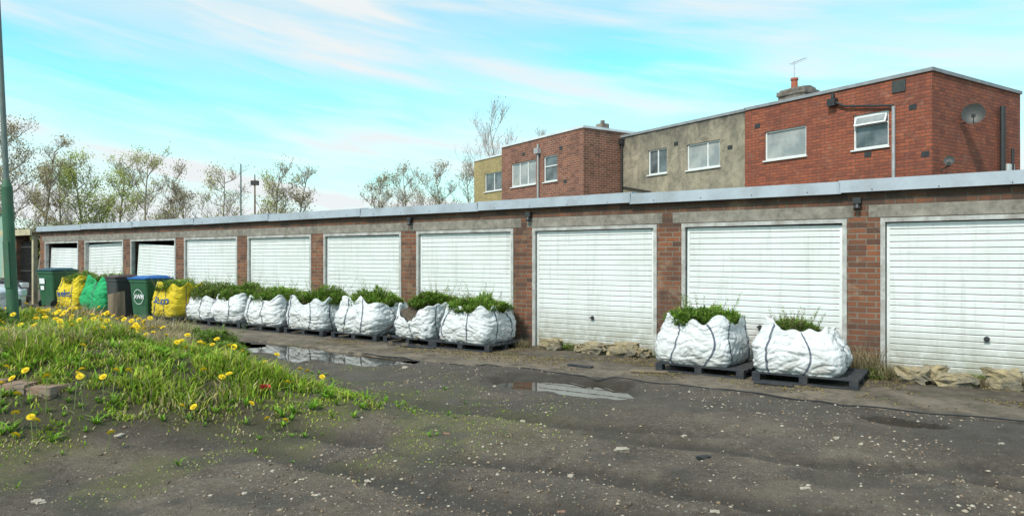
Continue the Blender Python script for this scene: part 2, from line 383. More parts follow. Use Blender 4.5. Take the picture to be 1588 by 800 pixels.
def mk_apron():
    m=NT('dirty_concrete_apron'); o=m.coord()
    c=m.mix(m.ramp(m.noise(o,1.1,9,.75),.40,.60),(.28,.22,.158),(.13,.096,.07))
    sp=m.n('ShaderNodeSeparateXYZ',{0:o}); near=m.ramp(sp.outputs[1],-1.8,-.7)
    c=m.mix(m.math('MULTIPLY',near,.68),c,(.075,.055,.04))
    c=m.mix(m.math('MULTIPLY',m.ramp(m.noise(o,7,9,.85),.48,.64),.7),c,(.31,.25,.175))
    c=m.mix(m.math('MULTIPLY',m.ramp(m.noise(o,2.4,10,.85),.48,.60),.85),c,(.065,.047,.035))
    c=m.mix(m.math('MULTIPLY',m.ramp(m.noise(o,2.2,8,.75),.56,.68),.7),c,(.15,.15,.045))
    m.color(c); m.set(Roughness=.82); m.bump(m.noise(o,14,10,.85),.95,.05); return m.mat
mG=Matrix.Translation((4.88,9.27,0))@Matrix.Rotation(math.atan2(-.569,.822),4,'Z')
ax=np.arange(-28,8.01,.08); ay=np.concatenate([[-2.3,-2.24],np.arange(-2.2,.31,.1)])
AX,AY=np.meshgrid(ax,ay); AZ=.014+.016*fbm(AX,AY,1.2,50)+.008*vn(AX,AY,6,51)
ed=(fbm(AX,AY*0,1.1,52,5)-.5)*.75; AY2=AY+ed*sst(-1.4,-2.3,AY); AZ[0,:]=-.05; AZ[1,:]-=.008
n1,n2=AX.shape; idx=np.arange(n1*n2).reshape(n1,n2)
F=np.stack([idx[:-1,:-1].ravel(),idx[:-1,1:].ravel(),idx[1:,1:].ravel(),idx[1:,:-1].ravel()],1)
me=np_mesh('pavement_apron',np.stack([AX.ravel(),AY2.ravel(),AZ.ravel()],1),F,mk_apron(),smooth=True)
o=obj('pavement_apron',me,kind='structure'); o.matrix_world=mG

# ------------------------------------------------------------ garages
gb=empty('garage_block',mG,label="long row of brick lock-up garages with white ribbed doors",category="garages")
PITCH=2.72; W=2.20; H=2.02
ks=list(range(-2,10))
ops=[(-PITCH*k-.06,-PITCH*k+W+.06,0.,H+.06) for k in ks]
XL=-24.9; XR=PITCH*2+W+.35
mb=MB(); mb.wall(XL,XR,-.06,2.46,[(a,b,-.05,d) for a,b,c,d in ops],0,.22)
mb.quad((XR,0,-.06),(XR,5.2,-.06),(XR,5.2,2.46),(XR,0,2.46)); mb.quad((XL,0,-.06),(XL,5.2,-.06),(XL,5.2,2.46),(XL,0,2.46))
mb.quad((XL,5.2,-.06),(XR,5.2,-.06),(XR,5.2,2.46),(XL,5.2,2.46))
obj('wall',mb.mesh('wall',[M['brick_garage']]),gb)
mb=MB()
for k in ks:
    a=-PITCH*k-.26; mb.box(a,a+.16,.23,5.19,-.05,2.45)
obj('partition_wall',mb.mesh('partition_wall',[M['dark']]),gb)
mb=MB(); mb.box(XL,XR,-.06,5.3,2.47,2.56); obj('roof',mb.mesh('roof',[M['roof']]),gb)
mb=MB(); x=XL-.05; i=0
while x<XR:
    L=min(3.05,XR+.1-x); dz0=random.uniform(-.016,.016); dz1=random.uniform(-.016,.016); yo=-.002*(i%2)
    def P(xx,dz): return [(xx,-.105+yo,2.415+dz),(xx,-.085+yo,2.58+dz),(xx,.12,2.60+dz),(xx,-.04,2.415+dz)]
    A=P(x,dz0);B=P(x+L+.03,dz1)
    mb.quad(A[0],B[0],B[1],A[1]); mb.quad(A[1],B[1],B[2],A[2]); mb.quad(A[3],B[3],B[0],A[0]); 
    mb.quad(A[0],A[1],A[2],A[3]); mb.quad(B[0],B[1],B[2],B[3])
    mb.box(x+L-.01,x+L+.015,-.112,-.10,2.415+dz1,2.575+dz1)
    for sx in np.arange(x+.4,x+L,.75): mb.box(sx,sx+.012,-.110,-.09,2.44,2.452,1)
    x+=L; i+=1
obj('fascia',mb.mesh('fascia',[M['fascia'],M['black']]),gb)
def door_mesh(w,h):
    mb=MB(); n=24; p=h/n; z=0
    for i in range(n):
        z0=i*p; z1=z0+p
        mb.quad((0,0,z0+.012),(w,0,z0+.012),(w,-.005,z1-.010),(0,-.005,z1-.010),0)
        mb.quad((0,-.005,z1-.010),(w,-.005,z1-.010),(w,.012,z1),(0,.012,z1),0)
        mb.quad((0,.012,z0),(w,.012,z0),(w,0,z0+.012),(0,0,z0+.012),1)
    mb.box(0,.035,-.008,.02,0,h); mb.box(w-.035,w,-.008,.02,0,h); mb.box(.036,w-.036,-.008,.02,h-.03,h)
    mb.quad((0,.03,0),(w,.03,0),(w,.03,h),(0,.03,h),0)
    return mb.mesh('garage_door',[M['door'],M['groove']])
dm=door_mesh(W-.02,H-.03)
fm=MB(); fm.box(-.058,-.003,-.012,.10,0,H+.055); fm.box(W+.003,W+.058,-.012,.10,0,H+.055); fm.box(-.003,W+.003,-.011,.10,H,H+.055)
fm=fm.mesh('door_frame',[M['doorframe']])
hm=MB(); hm.tube((0,-.012,0),(0,.0,0),.032,.032,16,0,True); hm.tube((0,-.04,0),(0,-.012,0),.012,.015,10,0,True); hm.box(-.032,.032,-.052,-.04,-.010,.010); hm=hm.mesh('handle',[M['black']])
for k in ks:
    tx,ty,tz,ry,rx=.01,.05,.015,0,0
    if k==7: tx,ty,tz,ry,rx=.13,.02,-.04,math.radians(2.2),math.radians(-2.5)
    if k==8: tx,ty,tz,ry,rx=.03,.06,-.04,math.radians(-1.3),math.radians(-1.5)
    if k==9: tx,ty,tz,ry,rx=.03,.08,-.10,math.radians(1.0),math.radians(-2)
    if k in(1,4): ry=math.radians(.25)
    d=obj('garage_door',dm,gb,TR(-PITCH*k+tx,ty,tz,0,rx,ry))
    if k==7: d['label']="white ribbed door hanging crooked and ajar"
    obj('handle',hm,d,TR(W/2-.01,-.006,.545))
    obj('door_frame',fm,gb,TR(-PITCH*k,0,0))
    e=.17 if k%3 else .24
    a_,b_=(-.2,W+.14) if k in (0,1) else (-e,W+e-.02)
    if k>=4: a_,b_=-.26,W+.255
    lm=MB(); lm.box(a_,b_,-.006,.1,H+.062,H+.225)
    obj('lintel',lm.mesh('lintel',[M['concrete']]),gb,TR(-PITCH*k,0,0),bevel=.006)
for x_ in (-.33,-8.35,-5.55):
    mb=MB(); mb.box(x_-.05,x_+.05,-.09,-.002,2.27,2.35); mb.tube((x_,-.05,2.27),(x_,-.07,2.2),.03,.045,10,0,True)
    obj('security_light',mb.mesh('security_light',[M['black']]),gb)

ls=empty('lean_to_shed',mG@Matrix.Translation((-24.95,0,0)),label="open timber lean-to with brick pier and iron gate",category="shed")
mb=MB(); mb.box(-2.7,-.02,-.2,2.6,2.40,2.47); obj('roof',mb.mesh('roof',[M['beam']]),ls)
mb=MB(); mb.box(-2.75,-.02,-.27,-.21,2.30,2.50); obj('fascia',mb.mesh('fascia',[M['beam']]),ls)
mb=MB(); mb.box(-1.98,-1.48,-.12,.28,0,2.39); obj('brick_pier',mb.mesh('brick_pier',[M['brick_garage']]),ls)
for px_ in (-.28,-2.6):
    mb=MB(); mb.box(px_,px_+.13,-.12,.01,0,2.39); obj('post',mb.mesh('post',[M['beam']]),ls)
mb=MB(); mb.box(-2.7,-.02,2.45,2.55,0,2.39)
obj('back_wall',mb.mesh('back_wall',[M['wood']]),ls)
mb=MB()
for z in (.25,1.1,1.9): mb.box(-1.46,-.30,.0,.03,z,z+.04)
for i in range(13): mb.box(-1.45+i*.09,-1.432+i*.09,-.002,.022,.1,2.1)
obj('gate',mb.mesh('gate',[M['blackmetal']]),ls)

# ------------------------------------------------------------ houses behind
mBd=Matrix.Translation((11.84,20,0))@Matrix.Rotation(math.atan2(-.844,.537),4,'Z')
def window(parent,x0,x1,z0,z1,y,mull=(),trans=None,glass='glass',openvent=False):
    w=x1-x0;h=z1-z0; t=.055
    mb=MB(); mb.box(0,t,0,.07,0,h); mb.box(w-t,w,0,.07,0,h); mb.box(t,w-t,.001,.069,0,t); mb.box(t,w-t,.001,.069,h-t,h)
    for mu in mull: mb.box(w*mu-.03,w*mu+.03,.002,.068,t,h-t)
    if trans: mb.box(t,w-t,.003,.067,h*trans-.025,h*trans+.025)
    wo=obj('window',mb.mesh('window',[M['pvc']]),parent,TR(x0,y+.05,z0),bevel=.005)
    mb=MB(); mb.quad((t,.04,t),(w-t,.04,t),(w-t,.04,h-t),(t,.04,h-t)); obj('glass',mb.mesh('glass',[M[glass]]),wo)
    mb=MB(); mb.box(-.05,w+.05,-.11,.0,-.05,-.003); obj('sill',mb.mesh('sill',[M['pvc']]),wo)
    if openvent:
        mb=MB(); mb.box(0,w-.12,0,.03,-.32,0); mb.box(.05,w-.17,-.004,0,-.27,-.05,1)
        obj('vent',mb.mesh('vent',[M['pvc'],M['glass_pale']]),wo,TR(.06,-.01,h-.05,0,math.radians(-22)))
def building(name,x0,x1,y0,y1,zt,brick,wins,label,trim,cut=None):
    b=empty(name,mBd@Matrix.Translation((x0,y0,0)),label=label,category="building")
    L=x1-x0;D=y1-y0
    mb=MB(); mb.wall(0,L,-.05,zt,[(w[0]-x0,w[1]-x0,w[2],w[3]) for w in wins],0,.12)
    mb.quad((L,0,-.05),(L,D,-.05),(L,D,zt),(L,0,zt)); mb.quad((0,0,-.05),(0,D,-.05),(0,D,zt),(0,0,zt)); mb.quad((0,D,-.05),(L,D,-.05),(L,D,zt),(0,D,zt))
    obj('wall',mb.mesh('wall',[M[brick]]),b)
    mb=MB(); mb.box(-.002,L+.05,-.05,D+.03,zt,zt+.10); obj('roof',mb.mesh('roof',[M[trim]]),b)
    for w in wins: window(b,w[0]-x0,w[1]-x0,w[2],w[3],0,**w[4])
    return b
b1=building('brick_flats',-6.48,0,0,5.42,6.82,'brick_red',[(-5.63,-4.0,4.93,5.93,dict(glass='glass_pale')),(-2.36,-1.24,4.88,5.95,dict(trans=.68,openvent=True))],"two-storey flat-roofed red brick flats with satellite dish",'trim_dark')
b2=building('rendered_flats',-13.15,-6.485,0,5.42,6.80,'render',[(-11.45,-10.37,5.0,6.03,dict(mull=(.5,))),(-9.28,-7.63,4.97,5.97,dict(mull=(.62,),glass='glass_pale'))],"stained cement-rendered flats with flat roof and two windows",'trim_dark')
b3=building('brick_flats',-19.75,-13.16,-2.08,5.42,7.05,'brick_brown',[(-18.84,-16.72,5.0,6.14,dict(mull=(.33,.66),glass='glass_pale')),(-16.09,-15.04,5.0,6.17,dict(trans=.6))],"projecting brown brick flats with pale roof trim",'trim')
b4=building('brick_flats',-26.25,-19.76,0,5.42,7.25,'brick_yellow',[(-25.0,-23.0,5.35,6.4,dict(mull=(.5,)))],"yellow brick flats at the far end of the terrace",'trim')
def part(par,name,mat,fn,**kw):
    mb=MB(); fn(mb); return obj(name,mb.mesh(name,[M[mat]] if isinstance(mat,str) else [M[q] for q in mat]),par,**kw)
def f(mb): mb.path([(5.43,-.08,6.0),(5.43,-.08,2.2)],.05,8)
part(b1,'drainpipe','greypipe',f)
def f(mb):
    mb.path([(3.6,-.09,6.45),(3.9,-.09,6.28),(5.43,-.09,6.02)],.035,8); mb.box(3.35,3.62,-.2,-.003,6.35,6.58); mb.path([(3.5,-.1,6.6),(3.5,-.1,6.75)],.06,8)
part(b1,'waste_pipe','black',f)
def f(mb): mb.box(5.35,5.75,-.03,-.002,6.4,6.75)
part(b1,'wall_patch','bingrey',f)
for vx,vz in ((5.95,5.9),(6.3,4.5),(4.6,4.7),(.55,6.2)):
    def f(mb,vx=vx,vz=vz): mb.box(vx-.11,vx+.11,-.012,-.002,vz-.075,vz+.075)
    part(b1,'air_brick','black',f)
def dish(par,x,y,z,r,dirv):
    d=Vector(dirv).normalized(); a=d.orthogonal().normalized(); b=d.cross(a); c=Vector((x,y,z))
    mb=MB(); rings=5;n=24
    P=[[c+d*(-.22*r*(1-(i/rings)**2))+ (a*math.cos(2*math.pi*k/n)+b*math.sin(2*math.pi*k/n))*r*i/rings for k in range(n)] for i in range(rings+1)]
    for i in range(rings):
        for k in range(n): mb.quad(P[i][k],P[i][(k+1)%n],P[i+1][(k+1)%n],P[i+1][k])
    mb.tube(c-d*.2*r,c-d*r*.9-Vector((0,0,.1)),.02,.02,6,0,True); mb.tube(c-Vector((0,0,r*.8)),c+d*r*.9-Vector((0,0,.15)),.012,.012,6,0,True)
    e=c+d*r*.9-Vector((0,0,.15)); mb.box(e.x-.04,e.x+.04,e.y-.04,e.y+.04,e.z-.04,e.z+.06)
    mb.tube(c-d*r*.9-Vector((0,0,.1)),(6.49,y,z-.25),.02,.02,6,0,True)
    obj('satellite_dish',mb.mesh('satellite_dish',[M['bingrey']]),par)
dish(b1,6.85,1.55,5.72,.30,(.45,-1.,.15))
dish(b1,6.72,.45,4.30,.14,(.4,-1,.3))
def f(mb): mb.path([(6.60,3.93,6.25),(6.60,3.93,2.5)],.085,8); mb.path([(6.60,4.6,5.0),(6.60,4.6,3.)],.05,8)
part(b1,'soil_pipe','black',f)
def f(mb): mb.box(6.49,6.6,4.3,4.75,4.1,4.5)
part(b1,'alarm_box','pvc',f)
me=bpy.data.meshes.new('chimney'); bm=bmesh.new()
for (sx,sy,z0,z1) in ((1.0,.7,0,.62),(1.12,.8,.60,.74),(1.22,.9,.72,.88),(1.05,.75,.86,.98)):
    r=bmesh.ops.create_cube(bm,size=1); 
    for v in r['verts']: v.co=Vector((v.co.x*sx,v.co.y*sy,z0+(v.co.z+.5)*(z1-z0)))
bmesh.ops.subdivide_edges(bm,edges=bm.edges,cuts=3,use_grid_fill=True)
for v in bm.verts: v.co+=noise.noise_vector(v.co*3.1)*.05
bm.to_mesh(me); bm.free(); me.materials.append(M['chimney'])
ch=obj('chimney',me,b1,M=TR(.30,2.6,6.90,0))
def f(mb): mb.tube((-.14,0,.96),(-.14,0,1.36),.13,.11,14,0,True); mb.tube((-.14,0,1.33),(-.14,0,1.41),.14,.14,14,0,True)
part(ch,'chimney_pot','terracotta',f)
def f(mb):
    mb.path([(-.22,.1,.9),(-.22,.1,2.1)],.011,5); mb.path([(-.38,.1,2.0),(.3,.1,2.1)],.008,5)
    for i in range(6): mb.path([(-.33+i*.11,-.05,2.0+.015*i),(-.33+i*.11,.25,2.0+.015*i)],.006,4)
part(ch,'aerial','greypipe',f)
def f(mb): mb.path([(.12,-.06,6.7),(.12,-.06,3.)],.045,8); mb.path([(.12,-.07,4.65),(1.9,-.07,4.3)],.03,6); mb.box(.0,.24,-.14,-.003,6.5,6.72)
part(b2,'drainpipe','black',f)
def f(mb):
    mb.path([(3.3,-.07,6.8),(3.3,-.07,2.)],.05,8); mb.box(3.14,3.46,-.2,-.003,6.35,6.6)
part(b3,'drainpipe','greypipe',f)
def f(mb): mb.box(6.2,6.6,1.0,1.4,7.15,7.35); mb.tube((6.4,1.2,7.35),(6.4,1.2,7.5),.1,.09,10,0,True)
part(b3,'chimney',['chimney'],f)
for (bb,vx,vz) in ((b2,3.3,6.1),(b3,5.0,6.4),(b3,2.0,6.5),(b2,6.0,5.6),(b3,5.3,4.9)):
    def f(mb,vx=vx,vz=vz): mb.box(vx-.11,vx+.11,-.012,-.002,vz-.075,vz+.075)
    part(bb,'air_brick','black',f)

# ------------------------------------------------------------ blades / plants
def blades(P,h,w,lean,ang,tint,curl=.5):
    N=len(P); side=np.stack([np.cos(ang+np.pi/2),np.sin(ang+np.pi/2),np.zeros(N)],1)*w[:,None]/2
    d=np.stack([np.cos(ang),np.sin(ang),np.zeros(N)],1)
    up=np.zeros((N,3)); up[:,2]=1
    m=P+up*(h*.6)[:,None]+d*(h*lean*.35)[:,None]; t=P+up*(h*(1-.35*lean*curl))[:,None]+d*(h*lean)[:,None]
    V=np.stack([P-side*.8,P+side*.8,m-side,m+side,t],1).reshape(-1,3)
    b=np.arange(N)*5
    F=np.concatenate([np.stack([b,b+1,b+3],1),np.stack([b,b+3,b+2],1),np.stack([b+2,b+3,b+4],1)])
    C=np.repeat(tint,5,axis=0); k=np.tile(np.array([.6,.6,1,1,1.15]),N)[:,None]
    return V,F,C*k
GREEN=np.array([(.25,.38,.04),(.32,.46,.06),(.20,.31,.035),(.41,.50,.07),(.48,.44,.11)]); STRAW=np.array([(.56,.48,.28),(.44,.36,.19)])
def pick(n):
    return GREEN[rng.integers(0,len(GREEN),n)]*(.7+.55*rng.random((n,1)))
N=560000
px=rng.uniform(-9.8,1.4,N); py=rng.uniform(2.8,13.6,N)
keepv=(px/py>-.82); px=px[keepv];py=py[keepv]
g=grassmask(px,py); d=mound_m(px,py); clump=fbm(px,py,1.6,60,3); fine=vn(px,py,7,61)
edge=sst(.1,1.7,d)
prob=g*(.45+.45*edge)*(.10+.90*sst(.38,.60,fine*.5+clump*.5))
nearw=np.clip(7/np.maximum(py,1),.45,1.)
k=rng.random(len(px))<prob*nearw
px=px[k];py=py[k];clump=clump[k];edge=edge[k];n=len(px)
z=ground_h(px,py)-.01
tall=sst(.5,.68,clump)*edge
hh=(.013+.024*rng.random(n))*(.6+.9*edge)+tall*(.03+.17*rng.random(n)**1.6)+edge*.04*rng.random(n)
ww=.0045+.005*rng.random(n)+.0006*py
strawp=.10+.42*sst(.46,.66,fbm(px,py,1.1,66,2))
tint=pick(n); s=rng.random(n)<strawp; tint[s]=STRAW[rng.integers(0,2,s.sum())]*(.7+.5*rng.random((s.sum(),1)))
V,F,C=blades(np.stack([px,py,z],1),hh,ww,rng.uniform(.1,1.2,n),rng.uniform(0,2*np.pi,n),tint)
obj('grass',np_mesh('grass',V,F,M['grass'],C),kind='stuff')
def rosettes(pts,n_leaf,L,wid,pal,lift=.5):
    P=[];hh=[];ww=[];an=[];ti=[];le=[]
    for (x,y,z,s) in pts:
        for j in range(n_leaf):
            P.append((x,y,z)); l=L*s*random.uniform(.6,1.2); hh.append(l*random.uniform(.25,.9)); ww.append(wid*s*random.uniform(.7,1.2)); an.append(random.uniform(0,6.283)); le.append(random.uniform(.5,1.6)); c=pal[random.randrange(len(pal))]; q=random.uniform(.7,1.25); ti.append((c[0]*q,c[1]*q,c[2]*q))
    return blades(np.array(P),np.array(hh),np.array(ww),np.array(le),np.array(an),np.array(ti))
pts=[]
while len(pts)<1300:
    x=random.uniform(-9.5,-.3);y=random.uniform(3.6,13)
    if x/y<-.84: continue
    dd=float(mound_m(np.array([x]),np.array([y]))[0])
    if dd>-.4 and random.random()<min(1,.12+max(0,dd)/2) and float(grassmask(np.array([x]),np.array([y]))[0])>.5:
        pts.append((x,y,gh(x,y),random.uniform(.35,.85)*(1 if dd>.5 else .6)))
V,F,C=rosettes(pts,14,.17,.020,[(.16,.32,.04),(.22,.41,.05),(.28,.45,.06)])
obj('broadleaf_weeds',np_mesh('broadleaf_weeds',V,F,M['grass'],C),kind='stuff')
def dandelion(hs,seed):
    random.seed(seed); mb=MB(); lx,ly=random.uniform(-.04,.04),random.uniform(-.04,.04)
    mb.tube((0,0,0),(lx*.4,ly*.4,hs*.5),.003,.003,5,0); mb.tube((lx*.4,ly*.4,hs*.5),(lx,ly,hs),.003,.003,5,0)
    mb.tube((lx,ly,hs-.012),(lx,ly,hs+.004),.005,.011,6,0)
    tl=Vector((random.uniform(-.5,.5),random.uniform(-1.1,.0),1)).normalized(); a=tl.orthogonal().normalized(); b=tl.cross(a); c=Vector((lx,ly,hs))
    for ring,(r,up,n) in enumerate(((.032,.004,18),(.023,.011,14),(.013,.016,9))):
        for k in range(n):
            t=2*math.pi*(k+.3*ring)/n; t2=t+math.pi*.8/n; t0=t-math.pi*.8/n
            f=lambda q,rr,u: c+(a*math.cos(q)+b*math.sin(q))*rr+tl*u
            mb.quad(f(t,.002,.002),f(t0,r*.9,up),f(t,r,up+.002),f(t2,r*.9,up),1)
    return mb.mesh('dandelion',[M['stem'],M['petal']])
dms=[dandelion(h,i) for i,h in enumerate((.12,.16,.20,.25,.30,.18))]
random.seed(11); cnt=0
while cnt<280:
    x=random.uniform(-8.8,-1.2);y=random.uniform(4.6,12.3)
    if x/y<-.76 or x/y>-.27: continue
    if x/y>-.50 and random.random()<.45: continue
    dd=float(mound_m(np.array([x]),np.array([y]))[0])
    if dd<.4 or random.random()>(.15+.85*min(1,dd/1.8)) or random.random()<float(dirtpatch(np.array([x]),np.array([y]))[0]): continue
    if float(fbm(np.array([x]),np.array([y]),.9,90,2)[0])<random.uniform(.3,.55): continue
    i=random.randrange(6) if dd>1.1 else random.choice((0,1))
    o=obj('dandelion',dms[i],None,TR(x,y,gh(x,y)-.01,random.uniform(0,6.28)),label="yellow dandelion flower on a thin stem in grass",category="flower",group="dandelions in the grass verge"); cnt+=1

def weed_mesh(seed,n,R,Hh,pal,straw=.12,leafw=.012,sprigs=14,flat=1.):
    r=np.random.default_rng(seed)
    a=r.uniform(0,2*np.pi,n); rr=R*r.random(n)**.55*(.8+.35*fbm(np.cos(a)*1.2,np.sin(a)*1.2,1.3,seed+3,2)); hump=np.clip(1-.65*(rr/R)**2,.1,1)
    x=np.cos(a)*rr; y=np.sin(a)*rr*flat
    lump=.45+1.1*fbm(x+seed,y,7,seed,2)
    top=Hh*hump*lump
    base=top*r.random(n)**.7
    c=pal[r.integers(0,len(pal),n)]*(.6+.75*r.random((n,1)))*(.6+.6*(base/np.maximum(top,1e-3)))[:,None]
    s=r.random(n)<straw; c[s]=STRAW[0]*.7
    hl=.03+.05*r.random(n)
    V,F,C=blades(np.stack([x,y,base-.02],1),hl,leafw*(.5+.8*r.random(n)),r.uniform(.4,2.2,n),np.where(r.random(n)<.5,a+r.normal(0,.6,n),r.uniform(0,6.28,n)),c)
    Vs=[V];Fs=[F];Cs=[C];off=len(V)
    for j in range(sprigs):
        aa=r.uniform(0,6.28);r0=R*.9*r.random();L=Hh*r.uniform(.9,1.9); lx,ly=math.cos(aa)*.5,math.sin(aa)*.5
        dry=r.random()<.35; pl=STRAW*.75 if dry else pal
        m=30; t=np.linspace(.1,1,m); P=np.stack([math.cos(aa)*r0+lx*L*t,(math.sin(aa)*r0+ly*L*t)*flat,L*t],1)+r.normal(0,.008,(m,3))
        V,F,C=blades(P,np.full(m,.014)+.022*(1-t),np.full(m,leafw*.6),r.uniform(.8,2.4,m),r.uniform(0,6.28,m),pl[r.integers(0,len(pl),m)]*(.7+.5*r.random((m,1))))
        Vs.append(V);Fs.append(F+off);Cs.append(C);off+=len(V)
        V,F,C=blades(P[:1]-np.array([[0,0,.1*L]]),np.array([L]),np.array([.004]),np.array([.5]),np.array([aa]),np.array([[.3,.28,.12]]))
        Vs.append(V);Fs.append(F+off);Cs.append(C);off+=len(V)
    return np_mesh('weeds',np.concatenate(Vs),np.concatenate(Fs),M['leaf'],np.concatenate(Cs))
WP=np.array([(.20,.34,.055),(.27,.42,.075),(.34,.46,.11),(.14,.24,.04)])
DRY=np.array([(.46,.38,.22),(.35,.27,.15),(.52,.44,.28)])
for i,(x,y,R,Hh) in enumerate([(-4.75,11.2,.42,.36),(-4.2,10.4,.3,.2),(-6.9,9.0,.5,.30),(-6.2,8.3,.35,.2),(-7.6,10.5,.5,.32),(-5.7,11.9,.5,.28)]):
    obj('weed_clump',weed_mesh(200+i,3500,R,Hh,WP*.85,.1,.016),None,TR(x,y,gh(x,y)),label="leafy green weed clump growing on the grass mound",category="plant",group="weed clumps on the mound")
for i,(x,y,R,Hh) in enumerate([(-5.6,11.2,.5,.38),(-6.3,11.6,.55,.32),(-5.0,10.2,.4,.32),(-7.1,11.3,.5,.32),(-4.6,9.0,.4,.22),(-5.6,9.6,.45,.26),(-6.6,10.4,.5,.3)]):
    r=np.random.default_rng(500+i); n=1100; a=r.uniform(0,6.28,n); rr=R*np.sqrt(r.random(n))
    V,F,C=blades(np.stack([np.cos(a)*rr,np.sin(a)*rr,np.full(n,-.03)],1),Hh*(.4+.7*r.random(n)),.006+.004*r.random(n),r.uniform(.1,1.1,n),r.uniform(0,6.28,n),DRY[r.integers(0,3,n)]*(.7+.5*r.random((n,1))))
    obj('dry_grass_tuft',np_mesh('dry_grass_tuft',V,F,M['grass'],C),None,TR(x,y,gh(x,y)),label="tall straw-coloured dead grass tuft on the mound",category="plant",group="dry grass tufts")

# ------------------------------------------------------------ bulk bags
def bag_fn(seed,w,h,dip=None,rimdrop=.08,taper=.08,lop=0.):
    rs=random.Random(seed*7); low=rs.uniform(.30,.50); wide=rs.uniform(.05,.11); ox,oy=rs.uniform(-.06,.06),rs.uniform(-.03,.02)
    def S(th,t,off=0.):
        n=6.8-1.6*t; c,s=math.cos(th),math.sin(th)
        r=1/((abs(c)**n+abs(s)**n)**(1/n))
        r=min(r,1.25)
        prof=.93+wide*math.exp(-((t-low)/.38)**2)-taper*max(0,t-.55)/.45 -.05*math.exp(-(t/.07)**2)
        dx=noise.noise(Vector((c*1.3+seed*3.1,s*1.3,t*1.3)))*.075
        dx+=noise.noise(Vector((c*2.8+seed,s*2.8,t*4.0)))*.05
        v=abs(noise.noise(Vector((c*2.2+seed*2,s*2.2,t*5.5+abs(c*s)*1.5))))
        dx-=(max(0,.20-v)/.20)**1.3*.045
        v=abs(noise.noise(Vector((c*4+seed*2+t*3,s*4+t*2,t*4-s*3))))
        dx-=(max(0,.14-v)/.14)**1.3*.022
        k=w/2*(r*prof+dx)+off
        z=h*t*(1+.12*noise.noise(Vector((c,s,seed*1.7))))*(1-lop*c)
        z+=t**3*noise.noise(Vector((c*2.6,s*2.6,seed*5.)))*rimdrop*1.7
        z+=t**4*.05*max(0,r-1.0)/.25
        if dip:
            da=(th-dip[0]+math.pi)%(2*math.pi)-math.pi; z-=dip[1]*math.exp(-(da/dip[2])**2)*t**2*(1+.5*noise.noise(Vector((c*5,s*5,2.))))
        return Vector((c*k+ox*t-lop*.35*t*t,s*k+oy*t,z))
    return S
def bulk_bag(name,Mw,seed,w,h,matk,label,group,cat="bag",dip=None,straps=True,text=None,soilz=.80,taper=.08,lop=0.):
    S=bag_fn(seed,w,h,dip,taper=taper,lop=lop); nT,nZ=160,40
    mb=MB()
    rows=[[S(2*math.pi*k/nT,i/nZ) for k in range(nT)] for i in range(nZ+1)]
    top=rows[-1]; cx=sum(p.x for p in top)/nT; cy=sum(p.y for p in top)/nT
    def ins(f,dz): return [Vector((cx+(p.x-cx)*f,cy+(p.y-cy)*f,p.z+dz)) for p in top]
    rows+= [ins(.965,.006),ins(.93,-.03),ins(.90,-.16)]
    mb.v=[tuple(p) for r in rows for p in r]
    for i in range(len(rows)-1):
        for k in range(nT):
            k2=(k+1)%nT; mb.f.append((i*nT+k,i*nT+k2,(i+1)*nT+k2,(i+1)*nT+k)); mb.m.append(0)
    mb.f.append(tuple(range(nT))[::-1]); mb.m.append(0)
    o=obj(name,mb.mesh(name,[M[matk]],True),None,Mw,label=label,category=cat,group=group)
    mb=MB(); R=8; P=[]
    for i in range(R+1):
        row=[]
        for k in range(32):
            q=S(2*math.pi*k/32,1.); f=.93*i/R; X_=cx+(q.x-cx)*f; Y_=cy+(q.y-cy)*f; zz=h*soilz+.10*(1-(i/R)**2)+.06*noise.noise(Vector((X_*7,Y_*7,seed)))
            zz=min(zz,q.z*f+(h*soilz+.05)*(1-f))
            row.append(Vector((X_,Y_,zz)))
        P.append(row)
    for i in range(R):
        for k in range(32): mb.quad(P[i][k],P[i][(k+1)%32],P[i+1][(k+1)%32],P[i+1][k])
    obj('soil',mb.mesh('soil',[M['soil']],True,True),o)
    if straps:
        rs=random.Random(seed)
        for a in (math.radians(-74),math.radians(-20),math.radians(-120),math.radians(28),math.radians(150),math.radians(-155)):
            a+=rs.uniform(-.14,.14)
            mb=MB(); aw=.019; pr=None
            tw=rs.uniform(-.22,.22)
            for i in range(25):
                t=i/24; aa=a+tw*math.sin(t*3); L_,R_=S(aa-aw,t,.007),S(aa+aw,t,.007)
                if pr: mb.quad(pr[0],pr[1],R_,L_)
                pr=(L_,R_)
            obj('strap',mb.mesh('strap',[M['strap']],True),o)
    return o,S
def pallet_mesh():
    mb=MB(); 
    for i in range(7): mb.box(-.60,.60,-.5+i*.15,-.40+i*.15,.095,.112)
    for x in (-.55,0,.55): mb.box(x-.05,x+.05,-.5,.5,.078,.0945)
    for x in (-.55,0,.55):
        for y in (-.45,0,.45): mb.box(x-.048,x+.048,y-.05,y+.05,.018,.0775)
    for y in (-.45,0,.45): mb.box(-.60,.60,y-.05,y+.05,0,.0175)
    return mb.mesh('pallet',[M['pallet']])
pm=pallet_mesh(); RZ=math.atan2(-.569,.822)
def place(gx_,gy_,z,r=0): x,y=G(gx_,gy_); return TR(x,y,z,RZ+r)
def pallet(gx_,gy_,r=0,z=.028,label="dark weathered timber pallet on the muddy apron"):
    obj('pallet',pm,None,place(gx_,gy_,z,r),bevel=.003,label=label,category="pallet",group="pallets under the bags")
ZB=.142
